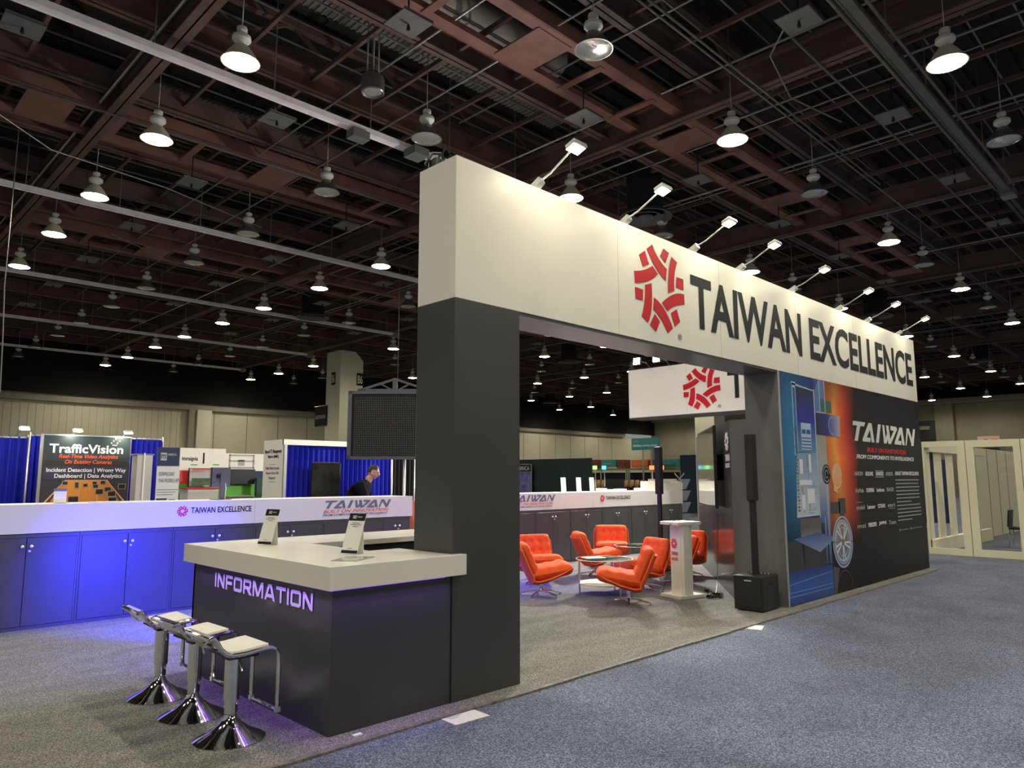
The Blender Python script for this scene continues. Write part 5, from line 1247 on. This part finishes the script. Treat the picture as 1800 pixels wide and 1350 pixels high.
for i, (px, w_) in enumerate(((1072, .3), (1090, .22), (1127, .28), (1057, .14))):
    p = P2(px, 864, 9.8); tag(MB().box(p.x-w_/2, p.x+w_/2, 9.7, 9.9, 1.361, 1.40+.01*i).build('document_stack', M_paper), 'white paper stack lying on the lounge counter, %s' % ('under the monitor', 'right of the monitor', 'before the display boxes', 'left of the monitor')[i], 'papers')
# brochure rack, wire lattice
p0 = on(1203, 930, y=9.9); t = thing('brochure_rack', (15.6, 9.9, .012), 'folding silver lattice brochure rack between the cabinets and the television wall', 'brochure rack')
q = MB(); x0, x1 = 15.42, 15.85
for k in range(6):
    z = .08+k*.28
    q.bar((x0, 9.9, z), (x1, 9.9, z+.28), .02, .02, (0, 1, 0)); q.bar((x1, 9.9, z), (x0, 9.9, z+.28), .02, .02, (0, 1, 0))
q.build('lattice', M_alu, t); q = MB()
for k in range(5): 
    z = .25+k*.28; q.prism([(x0+.02, 9.85, z), (x1-.02, 9.85, z), (x1-.02, 9.72, z+.25), (x0+.02, 9.72, z+.25)], (0, -.01, .0))
q.build('tray', M_alu, t)
MB().box(x0-.03, x1+.03, 9.78, 10.0, .012, .05).build('foot', M_alu, t)
# orange shelf glimpse by the pillar
pc = P2(731, 900, 10.3)
tag(MB().box(pc.x-.08, pc.x+.10, 10.3, 10.55, 0, 1.25).build('storage_crate', mat('crate_orange', (.55, .14, .05), .6, noise=.5, nscale=5)), 'orange crates glimpsed between the band end and the pillar', 'crate')
#@@RIGHT
# ================================================================== CREAM FRAMED ROOM, RIGHT
RX = 17.85
t = thing('framed_room', (RX+1, 3.2, 0), 'cream framed glazed meeting room standing past the mural on blue carpet', 'booth room')
def post(n_, *b): return MB().box(*b).build(n_, M_frame_cream, t, bevel=.004)
for (ya, yb) in ((4.98, 4.355), (4.12-.0, 3.36), (3.10, 2.45)):
    pass
zT = 2.44
post('top_rail', RX, RX+.06, 4.225, 5.06, 2.31, zT); post('bottom_rail', RX, RX+.06, 4.225, 5.06, 0, .14)
post('stile', RX, RX+.06, 4.225, 4.37, .14, 2.31); post('stile', RX, RX+.06, 5.02, 5.06, .14, 2.31)
post('top_rail', RX, RX+.06, 3.235, 4.215, 2.29, zT); post('bottom_rail', RX, RX+.06, 3.235, 4.215, 0, .15)
post('stile', RX, RX+.06, 4.06, 4.215, .15, 2.29); post('stile', RX, RX+.06, 3.235, 3.36, .15, 2.29)
post('top_rail', RX, RX+.06, 2.2, 3.225, 2.29, zT); post('bottom_rail', RX, RX+.06, 2.2, 3.225, 0, .15)
post('stile', RX, RX+.06, 3.08, 3.225, .15, 2.29); post('stile', RX, RX+.06, 2.2, 2.35, .15, 2.29)
MB().box(RX+.01, RX+.05, 4.215, 4.225, 0, zT).box(RX+.01, RX+.05, 3.225, 3.235, 0, zT).build('joint', M_blackmat, t)
MB().box(RX+.025, RX+.035, 3.36, 4.06, .15, 2.29).build('pane', M_glass2, t)
# slatted side wall running back from the corner
post('corner_post', RX+.06, RX+.31, 5.0, 5.06, .14, 2.22)
for xa in (18.62, 19.55, 20.55, 21.6): post('slat', xa, xa+.46, 5.01, 5.055, .30, 2.22)
post('side_rail', RX+.06, 23.0, 4.94, 5.06, 2.22, zT-.02); post('side_rail', RX+.06, 23.0, 4.94, 5.06, .0, .30)
MB().box(23.0, 34.0, 5.20, 5.30, 0, 2.46).build('inner_wall', mat('inner_panel', (.66, .64, .52), .6), t)
q = MB()
for k in range(9): q.box(24.2+k*1.15, 24.23+k*1.15, 5.19, 5.2, .02, 2.45)
q.build('panel_joint', mat('joint_soft', (.22, .21, .16), .8), t)
# chair inside the room
c = Vector((20.95, 3.92, 0))
t = thing('meeting_chair', c, 'black meeting chair with thin chrome legs inside the cream framed room', 'chair')
MB().obox(c+ZD*.45, XD, YD, ZD, .21, .21, .03).build('seat', M_black, t, bevel=.01)
MB().obox(c+Vector((-.0, .20, .68)), XD, (0, 1, .1), (0, -.1, 1), .21, .02, .2).build('backrest', M_black, t, bevel=.01)
for a_ in (-1, 1):
    for b_ in (-1, 1): MB().tube([c+Vector((a_*.19, b_*.19, .43)), c+Vector((a_*.22, b_*.22, 0))], .011, 8).build('leg', M_chrome, t)
# exit sign on the end wall
e1 = on(1719, 779, x=75.4); e2 = on(1757, 766, x=75.4)
t = thing('exit_sign', (75.4, (e1.y+e2.y)/2, e1.z), 'red and white exit sign on the far end wall above the cream room', 'exit sign')
MB().box(75.35, 75.5, e2.y, e1.y, e1.z-.4, e2.z).build('sign_box', mat('exit_face', (.55, .42, .36), .5), t)
text('lettering', 'EXIT', M_redtext, (75.35, e1.y-(e1.y-e2.y)*.30, e1.z-.2), -YD, .55, (e1.y-e2.y)*.62, t, bold=.023, nrm_off=.02)
text('lettering', 'EX', mat('exit_arrow', (.25, .02, .02), .5), (75.35, e1.y-.1, e1.z-.1), -YD, .4, .5, t, bold=.023, nrm_off=.02) if False else None
# dark objects and blue screens in the next hall area behind the slats
for (x, y, w_, h_, m, nm, lb) in ((30, 9.2, 3.0, 2.3, M_navyb, 'exhibition_wall', 'dark navy stand wall glimpsed between the cream slats'), (33, 6.8, 2.0, 1.6, M_blackmat, 'exhibition_wall', 'low black stand seen through the cream slats')):
    tag(MB().box(x, x+.3, y-w_/2, y+w_/2, 0, h_).build(nm, m), lb, 'display wall')
#@@PERSON
# ================================================================== THE MAN
def skin_mesh(name, V, E, R, m, parent, sub=2, root=0):
    me = bpy.data.meshes.new(name); me.from_pydata([tuple(v) for v in V], E, []); o = bpy.data.objects.new(name, me); COL.objects.link(o)
    md = o.modifiers.new('s', 'SKIN'); md.use_smooth_shade = True
    for i, r in enumerate(R): me.skin_vertices[0].data[i].radius = (r, r) if not isinstance(r, tuple) else r
    me.skin_vertices[0].data[root].use_root = True
    sb = o.modifiers.new('u', 'SUBSURF'); sb.levels = sub; sb.render_levels = sub
    bpy.context.view_layer.update()
    nm = bpy.data.meshes.new_from_object(o.evaluated_get(bpy.context.evaluated_depsgraph_get()))
    bpy.data.objects.remove(o); bpy.data.meshes.remove(me); nm.materials.clear()
    for p in nm.polygons: p.use_smooth = True
    return link_mesh(name, nm, m, parent)
def man(base, face):
    """local frame: f forward, s left side of the body"""
    f = Vector(face).normalized(); s = Vector((-f.y, f.x, 0)); B = Vector(base)
    L = lambda a, b, z: B+f*a+s*b+ZD*z
    t = thing('person', base, 'man in a dark navy shirt with short dark hair, leaning forward behind the cabinets', 'person')
    V = [L(-.18, 0, .98), L(-.12, 0, 1.15), L(-.02, 0, 1.32), L(.08, 0, 1.48), L(.16, 0, 1.58), L(.21, 0, 1.65), L(.24, 0, 1.71)]
    E = [(0, 1), (1, 2), (2, 3), (3, 4), (4, 5), (5, 6)]; R = [.11, .10, .12, .10, .066, .062, .055]
    def chain(par, pts, rs):
        a = par
        for p, r in zip(pts, rs):
            V.append(p); R.append(r); E.append((a, len(V)-1)); a = len(V)-1
        return a
    for sd in (1, -1):
        chain(0, [L(-.17, .10*sd, .90), L(.04, .11*sd, .52), L(-.02, .12*sd, .10), L(.10, .12*sd, .05), L(.18, .12*sd, .035)], [.095, .066, .042, .042, .035])
        w_ = chain(3, [L(.07, .17*sd, 1.44), L(.20, .23*sd, 1.20), L(.42, .16*sd, 1.12), L(.47, .15*sd, 1.11), L(.53, .14*sd, 1.10)], [.05, .04, .032, .028, .036])
        for k in range(4):
            y_ = (.14+.030-.02*k)*sd
            chain(w_, [L(.575, y_, 1.10), L(.605+.01*(1.5-abs(k-1.5)), y_, 1.085), L(.62+.01*(1.5-abs(k-1.5)), y_, 1.06)], [.010, .009, .008])
        chain(w_-0, [L(.53, (.14-.045)*sd, 1.09), L(.56, (.14-.06)*sd, 1.075)], [.012, .010])
    body = skin_mesh('body', V, E, R, M_person_skin, t, 2)
    # head
    hc = L(.255, 0, 1.735); hb = bmesh.new(); bmesh.ops.create_uvsphere(hb, u_segments=32, v_segments=24, radius=1)
    tilt = .25; hf = (f-ZD*tilt).normalized(); hu = (ZD+f*tilt).normalized()
    for v in hb.verts:
        x, y, z = v.co; X = x*.098; Y = y*.076; Z = z*.122
        if z < -.2: X = X*(1+.25*z)+.012*(-z); Y *= (1+.38*(z+.2))
        if x > .55:
            X += .030*math.exp(-((y/.20)**2+((z+.12)/.22)**2)) # nose
            X += .008*math.exp(-((y/.35)**2+((z+.50)/.12)**2)) # lips
            X += .010*math.exp(-((y/.35)**2+((z+.80)/.18)**2)) # chin
            X -= .010*math.exp(-(((abs(y)-.38)/.18)**2+((z-.08)/.12)**2)) # eye sockets
            X += .007*math.exp(-((y/.7)**2+((z-.26)/.10)**2)) # brow
        v.co = hc+hf*X+s*Y+hu*Z
    for fc in hb.faces: fc.smooth = True
    # ears joined into the head mesh
    for sd in (-1, 1):
        r_ = bmesh.ops.create_uvsphere(hb, u_segments=12, v_segments=8, radius=1)
        for v in r_['verts']: v.co = hc+hf*(v.co.x*.020-.012)+s*(sd*.076+v.co.y*.010)+hu*(v.co.z*.032-.008)
    hm = bpy.data.meshes.new('head'); hb.to_mesh(hm); hb.free()
    for p_ in hm.polygons: p_.use_smooth = True
    # merge the head into the continuous body mesh
    bm = bmesh.new(); bm.from_mesh(body.data); hm.transform(Matrix.Translation(-rootloc(t))); bm.from_mesh(hm); bm.to_mesh(body.data); bm.free(); bpy.data.meshes.remove(hm)
    # eyes
    for sd in (-1, 1):
        q = MB(); q.lathe([(0, -.011), (.008, -.007), (.011, 0), (.008, .007), (0, .011)], hc+hf*.083+s*(.030*sd)+hu*.012, 10); q.build('eye', M_ink, t)
    # hair: cap over the rear and top
    hb = bmesh.new(); bmesh.ops.create_uvsphere(hb, u_segments=32, v_segments=24, radius=1)
    kill = [v for v in hb.verts if (v.co.z < .30 and v.co.x > -.10) or v.co.z < -.22 or (v.co.x > .72 and v.co.z < .55)]
    bmesh.ops.delete(hb, geom=kill, context='VERTS')
    for v in hb.verts:
        x, y, z = v.co; n_ = .5+.5*math.sin(x*23+y*17)*math.sin(z*19+y*11)
        k = 1.07+.04*n_+(.08*max(0, z-.4))
        v.co = hc+hf*(x*.098*k)+s*(y*.078*k)+hu*(z*.122*k)
    for fc in hb.faces: fc.smooth = True
    hm = bpy.data.meshes.new('hair'); hb.to_mesh(hm); hb.free(); link_mesh('hair', hm, M_hair, t)
    # shirt
    V2 = V[:4]; E2 = [(0, 1), (1, 2), (2, 3)]; R2 = [.18, .19, .215, .185]
    V2 = list(V2); V2.append(L(.165, 0, 1.60)); E2.append((3, 4)); R2.append(.09)
    for sd in (1, -1):
        a = 3
        for p_, r_ in ((L(.07, .20*sd, 1.48), .12), (L(.20, .23*sd, 1.20), .065), (L(.38, .175*sd, 1.135), .05)):
            V2.append(p_); R2.append(r_); E2.append((a, len(V2)-1)); a = len(V2)-1
    skin_mesh('shirt', V2, E2, R2, M_navy, t, 2)
    V3 = [L(-.18, 0, .99)]; E3 = []; R3 = [(.165, .13)]
    for sd in (1, -1):
        a = 0
        for p_, r_ in ((L(-.16, .10*sd, .88), .115), (L(.04, .11*sd, .52), .08), (L(-.02, .12*sd, .10), .06)):
            V3.append(p_); R3.append(r_); E3.append((a, len(V3)-1)); a = len(V3)-1
    skin_mesh('trousers', V3, E3, R3, M_jean, t, 2)
    q = MB(); q.tube([L(.175+(.054)*math.cos(k*PI/8), .056*math.sin(k*PI/8), 1.635-.03*math.cos(k*PI/8)) for k in range(16)], .004, 6, closed=True); q.build('lanyard', M_redb, t)
    for sd in (1, -1):
        MB().obox(L(.08, .12*sd, .035), f, s, ZD, .14, .05, .032).build('shoe', M_black, t, bevel=.015)
    q = MB()
    for sd in (1, -1): q.tube([hc+hf*(.098+.0*k)+s*(.032*sd+.02*math.cos(k*PI/5))+hu*(.012+.016*math.sin(k*PI/5)) for k in range(10)], .002, 5, closed=True); q.tube([hc+hf*.095+s*.052*sd+hu*.014, hc+s*.08*sd+hu*.010], .002, 5)
    q.build('glasses', M_black, t)
    return t
man((6.93, 10.75, .012), (.74, -.67, 0))
